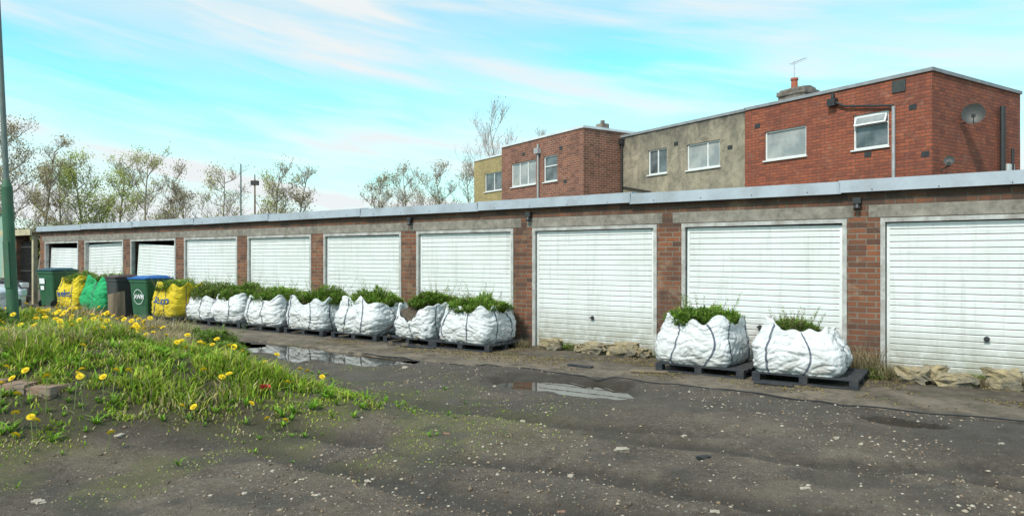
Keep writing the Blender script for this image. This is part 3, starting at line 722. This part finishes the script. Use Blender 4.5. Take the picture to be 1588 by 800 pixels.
whites=[(-.82,-.92,1.10,.52,0.05,1),(-2.12,-.90,1.06,.58,-.06,2),(-6.14,-.72,1.04,.55,.03,3),(-7.34,-.68,.98,.58,-.04,4),(-8.70,-.70,1.14,.55,.02,5),(-10.12,-.70,1.16,.54,-.03,6),(-11.50,-.70,1.14,.54,.05,7),(-12.85,-.66,1.08,.52,0,8),(-14.05,-.62,1.02,.50,.04,9)]
gp="white bulk bags standing on pallets"
for gx_,gy_,w,h,r,sd in whites:
    lab="white woven bulk bag with dark straps on a pallet"; dip=None
    if sd==4: lab="torn white bulk bag spilling dark soil on a pallet"; dip=(math.radians(-100),.38,.55)
    if sd==1: lab="slumped lopsided white bulk bag on a pallet"
    bulk_bag('bulk_bag',place(gx_,gy_,ZB,r),sd,w,h,'bag',lab,gp,dip=dip,taper=.26 if sd==1 else .08,lop=.14 if sd==1 else 0.)
    pallet(gx_+{1:.10,2:.13}.get(sd,0),gy_-.02,r*.6)
    x,y=G(gx_-(.10 if sd==1 else 0),gy_+.03)
    Hh={1:.17,2:.22,3:.28,4:.28,5:.28,6:.30,7:.28,8:.36,9:.38}[sd]; R={1:.30,2:.54,3:.56,4:.46,5:.56,6:.60,7:.60,8:.60,9:.58}[sd]
    if sd==4: x,y=G(gx_,gy_+.20)
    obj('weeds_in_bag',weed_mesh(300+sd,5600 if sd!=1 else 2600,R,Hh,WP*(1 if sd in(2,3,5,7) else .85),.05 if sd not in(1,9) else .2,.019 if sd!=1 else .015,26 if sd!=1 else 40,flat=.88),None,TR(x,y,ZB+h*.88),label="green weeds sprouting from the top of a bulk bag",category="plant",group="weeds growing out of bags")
    if sd==4:
        for j in range(8):
            me=bpy.data.meshes.new('soil_clod'); bm=bmesh.new(); bmesh.ops.create_icosphere(bm,subdivisions=3,radius=.04+.015*(j%3))
            for v in bm.verts: v.co+=noise.noise_vector(v.co*14+Vector((j*4,0,0)))*.035; v.co.z*=.7
            bm.to_mesh(me); bm.free(); me.materials.append(M['soil'])
            obj('soil_clod',me,None,place(gx_-.40+j*.11,gy_-.56-.09*(j%3),ZB+.02 if j%3==0 and j<7 else .045),label="dark clod of soil spilled from torn bag",category="soil",group="spilled soil clods")
for gx_,gy_,w,h,r,sd,mk,lab in [(-14.98,-.95,1.0,.68,.05,21,'bag_yellow',"yellow woven bulk bag full of weeds by the bins"),(-18.35,-.85,1.22,.80,0,22,'bag_green',"green woven bulk bag with plants growing from it"),(-20.05,-.8,1.08,.78,.05,23,'bag_yellow',"yellow woven bulk bag beside a green bag")]:
    o,S=bulk_bag('bulk_bag',place(gx_,gy_,ZB+.04,r),sd,w,h,mk,lab,"coloured bulk bags by the bins")
    pallet(gx_,gy_,r,z=.068)
    x,y=G(gx_,gy_)
    obj('weeds_in_bag',weed_mesh(300+sd,3600,.52,.26,WP,.08,.02,14),None,TR(x,y,ZB+.04+h*.86),label="green weeds sprouting from the top of a bulk bag",category="plant",group="weeds growing out of bags")
    if sd!=22:
        tc=bpy.data.curves.new('t','FONT'); tc.body="selco"; tc.size=.27; tc.align_x='CENTER'; tc.extrude=.001; tc.offset=.004
        tmp=bpy.data.objects.new('t',tc); col.objects.link(tmp); dg=bpy.context.evaluated_depsgraph_get(); tme=bpy.data.meshes.new_from_object(tmp.evaluated_get(dg)); bpy.data.objects.remove(tmp)
        tme.materials.clear(); tme.materials.append(M['blueink'])
        for v in tme.vertices:
            th=-math.pi/2+v.co.x/(w*.5); t=min(1,max(0,(v.co.y+.30)/h)); p=S(th,t,.014+v.co.z); v.co=p
        obj('lettering',tme,o)

def bin_mesh(w,d,h,mat):
    mb=MB(); b=.80
    lv=[(0,b),(.3,.86),(.8,.96),(.86,.97),(.865,1.03),(.93,1.03),(.935,1.0)]
    prev=None
    for t,s in lv:
        z=t*h; ww=w/2*s; dd=d/2*s; c=.03*1
        ring=[(-ww+c,-dd,z),(ww-c,-dd,z),(ww,-dd+c,z),(ww,dd-c,z),(ww-c,dd,z),(-ww+c,dd,z),(-ww,dd-c,z),(-ww,-dd+c,z)]
        if prev:
            for k in range(8): mb.quad(prev[k],prev[(k+1)%8],ring[(k+1)%8],ring[k])
        else: mb.v+=ring; mb.f.append(tuple(range(8))[::-1]); mb.m.append(0)
        prev=ring
    i=len(mb.v); mb.v+=prev; mb.f.append(tuple(range(i,i+8))); mb.m.append(0)
    return mb.mesh('body',[mat])
def wheelie(Mw,w,d,h,mbody,mlid,label,text=None,sticker=False,big=False):
    e=empty('wheelie_bin',Mw,label=label,category="bin")
    b=obj('body',bin_mesh(w,d,h,M[mbody]),e,TR(0,0,.06),bevel=.006)
    mb=MB(); z=.06+h*.937; mb.box(-w/2*1.05,w/2*1.05,-d/2*1.1,d/2*1.02,z,z+.035); 
    q=[(-w*.46,-d*.44,z+.036),(w*.46,-d*.44,z+.036),(w*.46,d*.44,z+.036),(-w*.46,d*.44,z+.036)]; r=[(-w*.36,-d*.3,z+.075),(w*.36,-d*.3,z+.075),(w*.36,d*.34,z+.085),(-w*.36,d*.34,z+.085)]
    for k in range(4): mb.quad(q[k],q[(k+1)%4],r[(k+1)%4],r[k])
    mb.quad(*r)
    obj('lid',mb.mesh('lid',[M[mlid]]),e,bevel=.008)
    mb=MB(); mb.path([(-w*.42,d*.5+.06,z-.02),(w*.42,d*.5+.06,z-.02)],.016,8)
    for sx in (-.4,.4): mb.path([(w*sx,d*.5,z-.03),(w*sx,d*.5+.06,z-.02)],.014,6)
    obj('handle',mb.mesh('handle',[M[mbody]]),e)
    rw=.11 if big else .10
    for sx in (-1,1):
        for sy in ((-1,1) if big else (1,)):
            mb=MB(); x0=sx*w*.40; mb.tube((x0-.025,sy*d*.36,rw),(x0+.025,sy*d*.36,rw),rw,rw,18,0,True); mb.tube((x0-.03,sy*d*.36,rw),(x0+.03,sy*d*.36,rw),rw*.4,rw*.4,12,0,True)
            obj('wheel',mb.mesh('wheel',[M['tyre']]),e)
    if text:
        tc=bpy.data.curves.new('t','FONT'); tc.body=text; tc.size=w*.23; tc.align_x='CENTER'; tc.extrude=.002; tc.offset=.003
        tmp=bpy.data.objects.new('t',tc); col.objects.link(tmp); dg=bpy.context.evaluated_depsgraph_get(); tme=bpy.data.meshes.new_from_object(tmp.evaluated_get(dg)); bpy.data.objects.remove(tmp)
        tme.materials.clear(); tme.materials.append(M['white'])
        tl=math.atan2(d/2*.10,h*.5)
        obj('lettering',tme,e,TR(w*.06,-d/2*.925-.01,h*.53,0,math.pi/2+tl))
        mb=MB(); n=28; R1,R2=w*.27,w*.252
        for k in range(n):
            if k in (0,13,14,27): continue
            a0,a1=2*math.pi*k/n,2*math.pi*(k+1)/n
            mb.quad((R2*math.cos(a0),R2*math.sin(a0),0),(R1*math.cos(a0),R1*math.sin(a0),0),(R1*math.cos(a1),R1*math.sin(a1),0),(R2*math.cos(a1),R2*math.sin(a1),0))
        obj('logo_ring',mb.mesh('logo_ring',[M['white']]),e,TR(w*.06,-d/2*.93-.03,h*.58,0,math.pi/2+tl))
    if sticker:
        mb=MB(); tl=math.atan2(d/2*.10,h*.5)
        Ms=TR(-w*.16,-d/2*.955-.012,h*.66,0,tl); mb.box(-.15,.15,-.003,.0,-.02,.14,0,Ms)
        mb.box(-.10,.10,-.003,.0,-.2,-.08,0,Ms)
        obj('label_sticker',mb.mesh('label_sticker',[M['white']]),e)
    return e
wheelie(place(-16.02,-1.08,.02,.10),.68,.72,1.02,'bingreen','binblue',"green wheeled bin with blue lid and white AWM logo",text="AWM")
wheelie(place(-17.02,-1.25,.02,-.05),.60,.62,1.03,'bingrey','binred',"dark grey wheeled bin with maroon-black lid")
wheelie(place(-21.85,-.75,.10,.05),.90,.72,1.08,'bingreen','bindark',"large green wheeled bin with dark blue lid and sticker",sticker=True,big=True)

mb=MB(); n=18
for i in range(5):
    for k in range(n):
        t=2*math.pi*k/n; r=.12*(1+.1*noise.noise(Vector((math.cos(t)*2,math.sin(t)*2,i*.4))))*(1.12 if i==0 else 1); mb.v.append((r*math.cos(t),r*math.sin(t),-.2+i*.17+(.03*math.cos(t) if i==4 else 0)))
for i in range(4):
    for k in range(n): mb.f.append((i*n+k,i*n+(k+1)%n,(i+1)*n+(k+1)%n,(i+1)*n+k)); mb.m.append(0)
mb.f.append(tuple(4*n+k for k in range(n))); mb.m.append(1)
obj('log_stump',mb.mesh('log_stump',[M['wood'],M['woodcut']]),None,TR(-6.30,11.3,gh(-6.30,11.3)+.10),label="upright sawn log on the grass near the bins",category="log")

def rock(name,sx,sy,sz,seed,rough=.11):
    bm=bmesh.new(); bmesh.ops.create_cube(bm,size=1); bmesh.ops.subdivide_edges(bm,edges=bm.edges,cuts=4,use_grid_fill=True)
    for v in bm.verts:
        c=v.co.copy(); r=1-.10*(abs(c.x)+abs(c.y)+abs(c.z)-.8); nn=noise.noise_vector(c*2.6+Vector((seed*5,0,0)))*rough+noise.noise_vector(c*7+Vector((seed*5,0,0)))*rough*.5
        v.co=Vector(((c.x*r+nn.x)*sx,(c.y*r+nn.y)*sy,(c.z*r+nn.z+.5)*sz))
    me=bpy.data.meshes.new(name); bm.to_mesh(me); bm.free(); me.materials.append(M['stone']); return me
for i,(gx_,gy_,sx,sy,sz,r) in enumerate([(-4.95,-.28,.36,.2,.19,.1),(-4.12,-.32,.38,.24,.18,-.1),(-4.36,-.30,.22,.2,.13,.4),(-3.62,-.28,.42,.24,.20,.05),(-3.30,-.27,.22,.2,.14,-.3),(.36,-.42,.34,.25,.19,.0),(.78,-.40,.38,.24,.15,.3),(1.25,-.25,.36,.24,.22,.0),(1.62,-.25,.3,.2,.16,.2),(-1.42,-.35,.2,.2,.25,.2),(.58,-.30,.26,.2,.21,.3)]):
    obj('stone_block',rock('stone_block',sx,sy,sz,i,.26),None,place(gx_,gy_,.012,r),label="rough yellow-grey stone block propped against garage door",category="stone",group="stone blocks at the doors")
bw=empty('brick_kerb',TR(-4.35,6.05,gh(-4.2,6.0)-.01,.22),label="low curved brick edging half buried in grass",category="kerb")
M['oldbrick']=mat_var('weathered_brick_edging',(.30,.19,.13),(.20,.13,.095),8,.95,.6,30,c3=(.26,.23,.19),s3=6)
for i in range(7):
    x0=-.95+i*.228
    for dz,off,sd in ((.04,0,60),(-.060,.05,80),(-.16,.0,100)):
        me=rock('brick',.232,.24,.10,sd+i,.05); me.materials.clear(); me.materials.append(M['oldbrick']); obj('brick',me,bw,TR(x0+off,-.08*(i/7.)**2*3,dz-.022*i,-.05*i))

# gravel
N=52000
x=rng.uniform(-6,6.5,N); y=2.4+9*rng.random(N)**1.5; k=(np.abs(x/y)<.8)&(pud_q(x,y)>1.2)
gx,gy=toG(x,y); k&=(gy<-2.4)&((grassmask(x,y)<.5)|(rng.random(N)<.1)); k&=rng.random(N)<(.2+.8*sst(.45,.62,fbm(x,y,1.,70,3)))
x=x[k];y=y[k];n=len(x); z=ground_h(x,y); s=.003+.015*rng.random(n)**6+.003*rng.random(n)
base=np.array([(1,0,0),(-1,0,0),(0,1,0),(0,-1,0),(0,0,.6),(0,0,-.6),(.6,.6,.3),(-.6,.6,.3)]); fo=np.array([(0,6,4),(6,2,4),(2,7,4),(7,1,4),(1,3,4),(3,0,4),(0,2,6),(2,1,7),(0,5,2),(2,5,1),(1,5,3),(3,5,0)])
Vv=base[None]*s[:,None,None]*(1+.7*rng.normal(0,.35,(n,8,3))); an=rng.uniform(0,6.28,n); ca,sa=np.cos(an)[:,None],np.sin(an)[:,None]
Vx=Vv[:,:,0]*ca-Vv[:,:,1]*sa; Vy=Vv[:,:,0]*sa+Vv[:,:,1]*ca
Vv=np.stack([Vx+x[:,None],Vy+y[:,None],Vv[:,:,2]+z[:,None]+.001],2).reshape(-1,3)
Fv=(fo[None]+(np.arange(n)*8)[:,None,None]).reshape(-1,3)
pal=np.array([(.31,.245,.18),(.20,.15,.11),(.38,.31,.24),(.25,.18,.125),(.44,.38,.31),(.12,.092,.072),(.16,.12,.09)])
obj('gravel',np_mesh('gravel',Vv,Fv,M['gravel'],np.repeat(pal[rng.integers(0,7,n)],8,axis=0)),kind='stuff')
M['looserock']=mat_var('loose_stone',(.44,.38,.31),(.26,.21,.16),20,.9,.5,60)
M['slate']=mat_var('broken_brick',(.30,.16,.11),(.2,.11,.08),20,.9,.5,60)
for i,(x,y,s) in enumerate([(.85,5.5,.09),(.42,5.05,.05),(-2.9,4.35,.06),(1.43,5.9,.04),(-1.0,4.9,.045),(1.9,4.6,.05),(.1,6.7,.06),(-.55,6.0,.05),(2.7,5.9,.045),(-2.2,7.6,.11),(3.2,4.7,.04),(-1.7,4.5,.04),(1.2,4.2,.04),(-.2,8.3,.05),(2.4,6.9,.04),(4.0,5.8,.05),(-1.45,9.6,.08),(.3,4.3,.04),(-3.1,5.6,.06),(3.4,7.4,.05)]):
    me=rock('loose_stone',s*1.2,s*.8,s*.35,130+i,.25); me.materials.clear(); me.materials.append(M['slate'] if i in(9,7,17) else M['looserock'])
    obj('loose_stone',me,None,TR(x,y,gh(x,y)-.008,i*1.3),label="small loose stone lying on the muddy ground",category="stone",group="loose stones on the track")
me=rock('rubber_scrap',.10,.05,.015,170,.3); me.materials.clear(); me.materials.append(M['black'])
obj('rubber_scrap',me,None,TR(1.43,5.30,gh(1.43,5.3)+.0,.4),label="flat black rubber scrap trodden into the mud",category="litter")
mb=MB(); 
for i in range(7):
    a=i*.9; mb.quad((.02*math.cos(a),.02*math.sin(a),.0),(.05*math.cos(a+.4),.05*math.sin(a+.4),.02),(.05*math.cos(a+.8),.05*math.sin(a+.8),.05),(.01,.0,.05))
obj('crumpled_wrapper',mb.mesh('crumpled_wrapper',[M['red']]),None,TR(-2.28,6.55,gh(-2.28,6.55)+.05),label="crumpled red wrapper dropped at the grass edge",category="litter")
mb=MB(); pts=[]
for i in range(60):
    xx=-7.5+i*.2; yy=-2.43+.06*math.sin(i*.5)+.04*math.sin(i*1.3); wx,wy=G(xx,yy); pts.append((wx,wy,max(.0,gh(wx,wy))+.014))
mb.path(pts,.009,6); obj('cable',mb.mesh('cable',[M['black']]),None,label="black cable trailing along the apron edge",category="cable")
for i,(gx_,gy_,L,r) in enumerate([(-6.9,-1.42,.7,.1),(-2.6,-1.62,.5,.35),(-3.6,-1.7,.4,-.1),(-1.0,-1.62,.45,.05)]):
    mb=MB(); mb.box(-L/2,L/2,-.04,.04,0,.022); obj('wooden_plank',mb.mesh('wooden_plank',[M['pallet'] if i!=1 else M['wood']]),None,place(gx_,gy_,.035,r),bevel=.003,label="broken pallet board lying on the apron",category="plank",group="broken boards")
N=16000; gx=rng.uniform(-9,4.5,N); gy=-1.6+1.55*rng.random(N)-.5*rng.random(N); k=(fbm(gx,gy,1.3,80,3)>.48); gx=gx[k];gy=gy[k];n=len(gx)
wx=GO[0]+GE[0]*gx+GN[0]*gy; wy=GO[1]+GE[1]*gx+GN[1]*gy
V,F,C=blades(np.stack([wx,wy,np.full(n,.03)],1),np.full(n,.010),.010+.012*rng.random(n),rng.uniform(1.,3,n),rng.uniform(0,6.28,n),np.array([(.40,.30,.11),(.24,.16,.07),(.46,.38,.14),(.10,.07,.04)])[rng.integers(0,4,n)])
obj('leaf_litter',np_mesh('leaf_litter',V,F,M['leaf'],C),kind='stuff')
for i,(gx_,gy_,R,Hh,dry) in enumerate([(-.22,-.22,.22,.5,1),(-.05,-.35,.2,.15,0),(-4.7,-.12,.16,.08,0),(-3.0,-.12,.16,.08,0),(1.0,-.14,.2,.08,0),(-5.55,-.3,.16,.18,1),(-1.5,-.2,.15,.2,1),(.1,-.3,.2,.25,1),(1.0,-.3,.16,.16,1)]):
    x,y=G(gx_,gy_)
    if dry:
        r=np.random.default_rng(600+i); n=420; a=r.uniform(0,6.28,n); rr=R*np.sqrt(r.random(n))
        V,F,C=blades(np.stack([np.cos(a)*rr,np.sin(a)*rr,np.full(n,-.01)],1),Hh*(.3+.7*r.random(n)),.004+.003*r.random(n),r.uniform(.1,.9,n),r.uniform(0,6.28,n),DRY[r.integers(0,3,n)]*(.6+.4*r.random((n,1)))*.8)
        me=np_mesh('weeds',V,F,M['grass'],C)
    else: me=weed_mesh(400+i,500,R,Hh,WP*.8,.3,.009,3)
    obj('weed_clump',me,None,TR(x,y,.02),label=("dry brown weeds at the foot of the brick pier" if dry else "small green weeds along the door threshold"),category="plant",group="weeds at garage base")

# ------------------------------------------------------------ lamp post, masts
lp=empty('street_lamp',TR(-6.46,9.2,gh(-6.46,9.2)-.1,0,0,math.radians(-2.8)),label="green-based street lamp post leaning beside the verge",category="street lamp")
def f(mb): mb.tube((0,0,0),(0,0,1.9),.068,.066,18,0,True); mb.tube((0,0,1.9),(0,0,2.0),.066,.036,18,0,True); mb.box(-.035,.035,-.078,-.066,.6,1.2)
part(lp,'base_column','postgreen',f)
def f(mb): mb.tube((0,0,2.0),(0,0,7.0),.034,.026,14,0,True); mb.path([(0,0,7.0),(-.3,0,7.25),(-.9,0,7.35)],.026,8)
part(lp,'shaft','postgrey',f)
def f(mb): mb.box(-1.5,-.85,-.11,.11,7.3,7.42)
part(lp,'lamp_head','postgrey',f,bevel=.03)
for (x,y,h,hd) in ((-17.2,45,7.5,0),(-14.5,40,6.0,1)):
    e=empty('lighting_mast',TR(x,y,0),label="thin grey lighting mast rising behind garages",category="mast")
    def f(mb,h=h): mb.tube((0,0,0),(0,0,h),.07,.04,10,0,True)
    part(e,'pole','postgrey' if not hd else 'wood',f)
    def f(mb,h=h): mb.box(-.2,.2,-.12,.12,h-.35,h-.1); mb.path([(0,0,h),(0,0,h+.25)],.03,6)
    if hd: part(e,'lamp_head','blackmetal',f)

e=empty('metal_fence',TR(-30,34,0,.0),label="pale green corrugated metal fence",category="fence")
def f(mb):
    x=-6
    while x<6.1: mb.box(x,x+.12,-.03,0,0,3.6); x+=.24
    mb.box(-6,6.1,.001,.05,0,3.6)
part(e,'panel','shedgreen',f)
def f(mb): mb.box(-6.1,6.15,-.08,.1,3.61,3.7)
part(e,'capping','postgreen',f)
r=np.random.default_rng(77); n=46000
hx=r.uniform(-42,-6,n); hy=48+r.uniform(-.9,.9,n)+.04*hx; ht=2.3+1.4*fbm(hx,hx*0,.35,91,4)
hz=ht*r.random(n)**.6
c=np.array([(.20,.23,.08),(.27,.28,.11),(.30,.25,.14),(.14,.17,.07),(.38,.40,.14)])[r.integers(0,5,n)]*(.6+.6*r.random((n,1)))
V,F,C=blades(np.stack([hx,hy,hz],1),.12+.18*r.random(n),.10+.10*r.random(n),r.uniform(.2,2,n),r.uniform(0,6.28,n),c)
obj('hedge',np_mesh('hedge',V,F,M['leaf'],C),None,label="overgrown olive-brown boundary hedge beneath the trees",category="hedge")

def car(Mw,paint,label):
    e=empty('parked_car',Mw,label=label,category="car")
    prof=[(-2.05,.32),(-2.1,.62),(-1.95,.84),(-1.0,.98),(1.7,1.0),(2.0,.9),(2.05,.35)]
    def ext(prof,w0,w1f,name,mat,bev):
        bm=bmesh.new(); L=[bm.verts.new((x,-w1f(z),z)) for x,z in prof]; R=[bm.verts.new((x,w1f(z),z)) for x,z in prof]
        bm.faces.new(L); bm.faces.new(R[::-1]); n=len(prof)
        for k in range(n): bm.faces.new((L[k],R[k],R[(k+1)%n],L[(k+1)%n]))
        bmesh.ops.recalc_face_normals(bm,faces=bm.faces); me=bpy.data.meshes.new(name); bm.to_mesh(me); bm.free(); me.materials.append(M[mat]); me.polygons.foreach_set('use_smooth',[True]*len(me.polygons)); return obj(name,me,e,bevel=bev)
    ext(prof,.85,lambda z:.86-.06*abs(z-.6),'body',paint,.09)
    ext([(-1.05,.97),(-.35,1.40),(1.1,1.42),(1.75,.98)],.8,lambda z:.78-.25*(z-.97),'window','glass',.03)
    ext([(-.40,1.395),(-.2,1.44),(1.0,1.46),(1.2,1.40)],.6,lambda z:.66,'roof',paint,.02)
    for sx in (-1.3,1.3):
        for sy in (-.8,.8):
            mb=MB(); mb.tube((sx,sy-.1,.31),(sx,sy+.1,.31),.31,.31,24,0,True); w=obj('wheel',mb.mesh('wheel',[M['tyre']]),e)
            mb=MB(); mb.tube((sx,sy-.11,.31),(sx,sy+.11,.31),.19,.19,16,0,True); obj('rim',mb.mesh('rim',[M['greypipe']]),w)
    for sy in (-.6,.6):
        mb=MB(); mb.box(-2.11,-1.93,sy-.18,sy+.18,.62,.78); obj('headlight',mb.mesh('headlight',[M['lamp']]),e,bevel=.03)
    mb=MB(); mb.box(-2.13,-2.0,-.35,.35,.42,.58); obj('grille',mb.mesh('grille',[M['black']]),e,bevel=.01)
car(TR(-12.62,14.5,.08,math.pi+.3),'carwhite',"white hatchback parked beyond the grass verge")
car(TR(-17.25,21.4,0,math.pi+.1),'cardark',"dark car parked near the end garage")

# ------------------------------------------------------------ trees
def tree(X,Y,h,w,seed,leafpal,nleaf,lsize=.08,clear=.22,up=.5,rs=1.):
    rnd=random.Random(seed); tb=MB(); cb=MB(); tips=[]
    def grow(p,d,L,r,lv):
        nseg=5 if lv==0 else (3 if lv<3 else 2); q=p.copy(); dd=d.copy(); pts=[q.copy()]
        for i in range(nseg):
            jit=.10 if lv==0 else .26
            dd=(dd+Vector((rnd.uniform(-jit,jit),rnd.uniform(-jit,jit),rnd.uniform(-jit*.4,jit*.9)))).normalized()
            q2=q+dd*L/nseg; r0=r*(1-.8*i/nseg); r1=r*(1-.8*(i+1)/nseg)
            (tb if lv<=1 else cb).tube(q,q2,r0,r1,6 if lv==0 else (4 if lv==1 else 3)); q=q2; pts.append(q.copy())
        if lv>=2: tips.extend(pts[1:])
        if lv==4: return
        nc=(12,6,5,3)[lv]
        for c in range(nc):
            t=(clear+(1-clear)*(c+rnd.random())/nc) if lv==0 else rnd.uniform(.2,1.)
            ii=min(nseg-1,int(t*nseg)); f=t*nseg-ii; b=pts[ii].lerp(pts[ii+1],f)
            az=rnd.uniform(0,6.283) if lv else c*2.4+rnd.uniform(-.5,.5)
            spread=Vector((math.cos(az),math.sin(az),up*rnd.uniform(.6,2.0)))
            nd=(dd*.6+spread*.7).normalized() if lv else spread.normalized()
            LL=(w*.5*(1.1-.6*t)*rnd.uniform(.8,1.15) if lv==0 else L*rnd.uniform(.45,.7))
            grow(b,nd,LL,max(.009,r*(.34 if lv==0 else .5)),lv+1)
    grow(Vector((0,0,-.1)),Vector((0,0,1)),h*.93,h*.013*rs,0)
    e=empty('tree',TR(X,Y,0),label="sparse spring tree with thin twiggy crown behind the garages",category="tree")
    obj('trunk',tb.mesh('trunk',[M['bark']],True),e)
    obj('branches',cb.mesh('branches',[M['twig']]),e)
    if nleaf:
        T=np.array([tuple(t) for t in tips]); r=np.random.default_rng(seed)
        P=T[r.integers(0,len(T),nleaf)]+r.normal(0,.20,(nleaf,3)); wg=fbm(P[:,0]+P[:,1]*.5,P[:,2],1.1,seed,2); P=P[r.random(nleaf)<(.2+1.2*sst(.38,.62,wg))]; nl=len(P)
        c=leafpal[r.integers(0,len(leafpal),nl)]*(.6+.7*r.random((nl,1)))
        V,F,C=blades(P,lsize*(.5+r.random(nl)),lsize*(.5+.5*r.random(nl)),r.uniform(.2,2,nl),r.uniform(0,6.28,nl),c)
        obj('crown',np_mesh('crown',V,F,M['leaf'],C),e)
BR=np.array([(.50,.42,.26),(.58,.50,.30),(.42,.37,.20)]); YG=np.array([(.56,.62,.18),(.64,.68,.24),(.48,.54,.16)]); OL=np.array([(.54,.56,.22),(.58,.56,.27)])
def T(px,top,wpx,Y,seed,pal,nl,**kw):
    tree((px-794)/1100*Y,Y,1.55+(401-top)/1100*Y,wpx/1100*Y,seed,pal,nl,**kw)
T(14,186,130,38,1,BR,6500); T(58,212,80,44,2,BR,4600)
T(98,254,90,46,3,OL,5000); T(140,243,90,42,4,YG,7800); T(178,242,85,48,5,YG,7400); T(222,241,95,45,6,OL,4800)
T(262,298,60,50,14,BR,1600); T(300,266,85,50,7,BR,2600); T(345,260,90,47,8,OL,2800); T(425,256,90,44,9,OL,3200); T(458,252,60,47,15,BR,2200)
T(590,276,75,55,10,BR,3200); T(632,264,90,58,11,BR,4200); T(690,256,100,54,12,BR,3800); T(735,262,80,60,16,BR,2400)
T(775,174,150,58,13,BR,500,up=.9,rs=.5); T(845,192,90,66,17,BR,300,up=.9,rs=.5)

# ------------------------------------------------------------ sky, sun, camera
S=Vector((-.55,-.70,.95)).normalized()
w=bpy.data.worlds.new("World"); scene.world=w; w.use_nodes=True; nt=w.node_tree; nt.nodes.clear()
def N_(ty,ins=None,**kw):
    nd=nt.nodes.new(ty)
    for k,v in kw.items(): setattr(nd,k,v)
    for k,v in (ins or {}).items():
        if isinstance(v,bpy.types.NodeSocket): nt.links.new(v,nd.inputs[k])
        else: nd.inputs[k].default_value=v
    return nd
def Mx(op,a,b=0.,clamp=False): return N_('ShaderNodeMath',{0:a,1:b},operation=op,use_clamp=clamp).outputs[0]
sky=N_('ShaderNodeTexSky'); sky.sky_type='NISHITA'; sky.sun_disc=False; sky.sun_elevation=math.asin(S.z); sky.sun_rotation=math.atan2(S.x,S.y); sky.air_density=1.0; sky.dust_density=.6; sky.ozone_density=1.5
tc=N_('ShaderNodeTexCoord').outputs['Generated']; sp=N_('ShaderNodeSeparateXYZ',{0:tc})
az=Mx('ARCTAN2',sp.outputs[0],sp.outputs[1]); el=sp.outputs[2]
def mixc(f,a,b,mode='MIX'):
    nd=nt.nodes.new('ShaderNodeMix'); nd.data_type='RGBA'; nd.blend_type=mode
    for idx,v in ((0,f),(6,a),(7,b)):
        if isinstance(v,bpy.types.NodeSocket): nt.links.new(v,nd.inputs[idx])
        else: nd.inputs[idx].default_value=v
    return nd.outputs[2]
v1=N_('ShaderNodeCombineXYZ',{0:Mx('MULTIPLY',az,1.0),1:Mx('ADD',Mx('MULTIPLY',el,5.),Mx('MULTIPLY',az,.7)),2:4.3}).outputs[0]
n1=N_('ShaderNodeTexNoise',{'Vector':v1,'Scale':1.7,'Detail':8.,'Roughness':.5,'Distortion':.4}).outputs['Fac']
v2=N_('ShaderNodeCombineXYZ',{0:Mx('MULTIPLY',az,1.6),1:Mx('ADD',Mx('MULTIPLY',el,14.),Mx('MULTIPLY',az,2.2)),2:2.9}).outputs[0]
n2=N_('ShaderNodeTexNoise',{'Vector':v2,'Scale':1.9,'Detail':8.,'Roughness':.5,'Distortion':.3}).outputs['Fac']
c1=N_('ShaderNodeMapRange',{'Value':n1,'From Min':.36,'From Max':.66}).outputs[0]
c2=N_('ShaderNodeMapRange',{'Value':n2,'From Min':.46,'From Max':.72}).outputs[0]
haze=N_('ShaderNodeMapRange',{'Value':el,'From Min':.22,'From Max':.0}).outputs[0]
cl=Mx('ADD',Mx('ADD',Mx('MULTIPLY',c1,.70),Mx('MULTIPLY',c2,.70)),Mx('MULTIPLY',haze,.60),True)
blue=mixc(1.,sky.outputs[0],(1.25,2.6,2.15,1),'MULTIPLY')
c=mixc(cl,blue,(7.5,7.9,8.0,1))
bg=N_('ShaderNodeBackground',{'Color':c,'Strength':.115}); out=N_('ShaderNodeOutputWorld',{0:bg.outputs[0]})
sl=bpy.data.lights.new('sun','SUN'); sl.energy=3.7; sl.angle=math.radians(7); sl.color=(1,.94,.86)
so=bpy.data.objects.new('sun',sl); col.objects.link(so); so.rotation_euler=S.to_track_quat('Z','Y').to_euler()
cam=bpy.data.cameras.new('camera'); cam.lens=24.94; cam.sensor_width=36; cam.clip_end=3000; cam.clip_start=.05
co=bpy.data.objects.new('camera',cam); col.objects.link(co); co.location=(0,0,1.55); co.rotation_euler=(math.radians(90),0,0); scene.camera=co
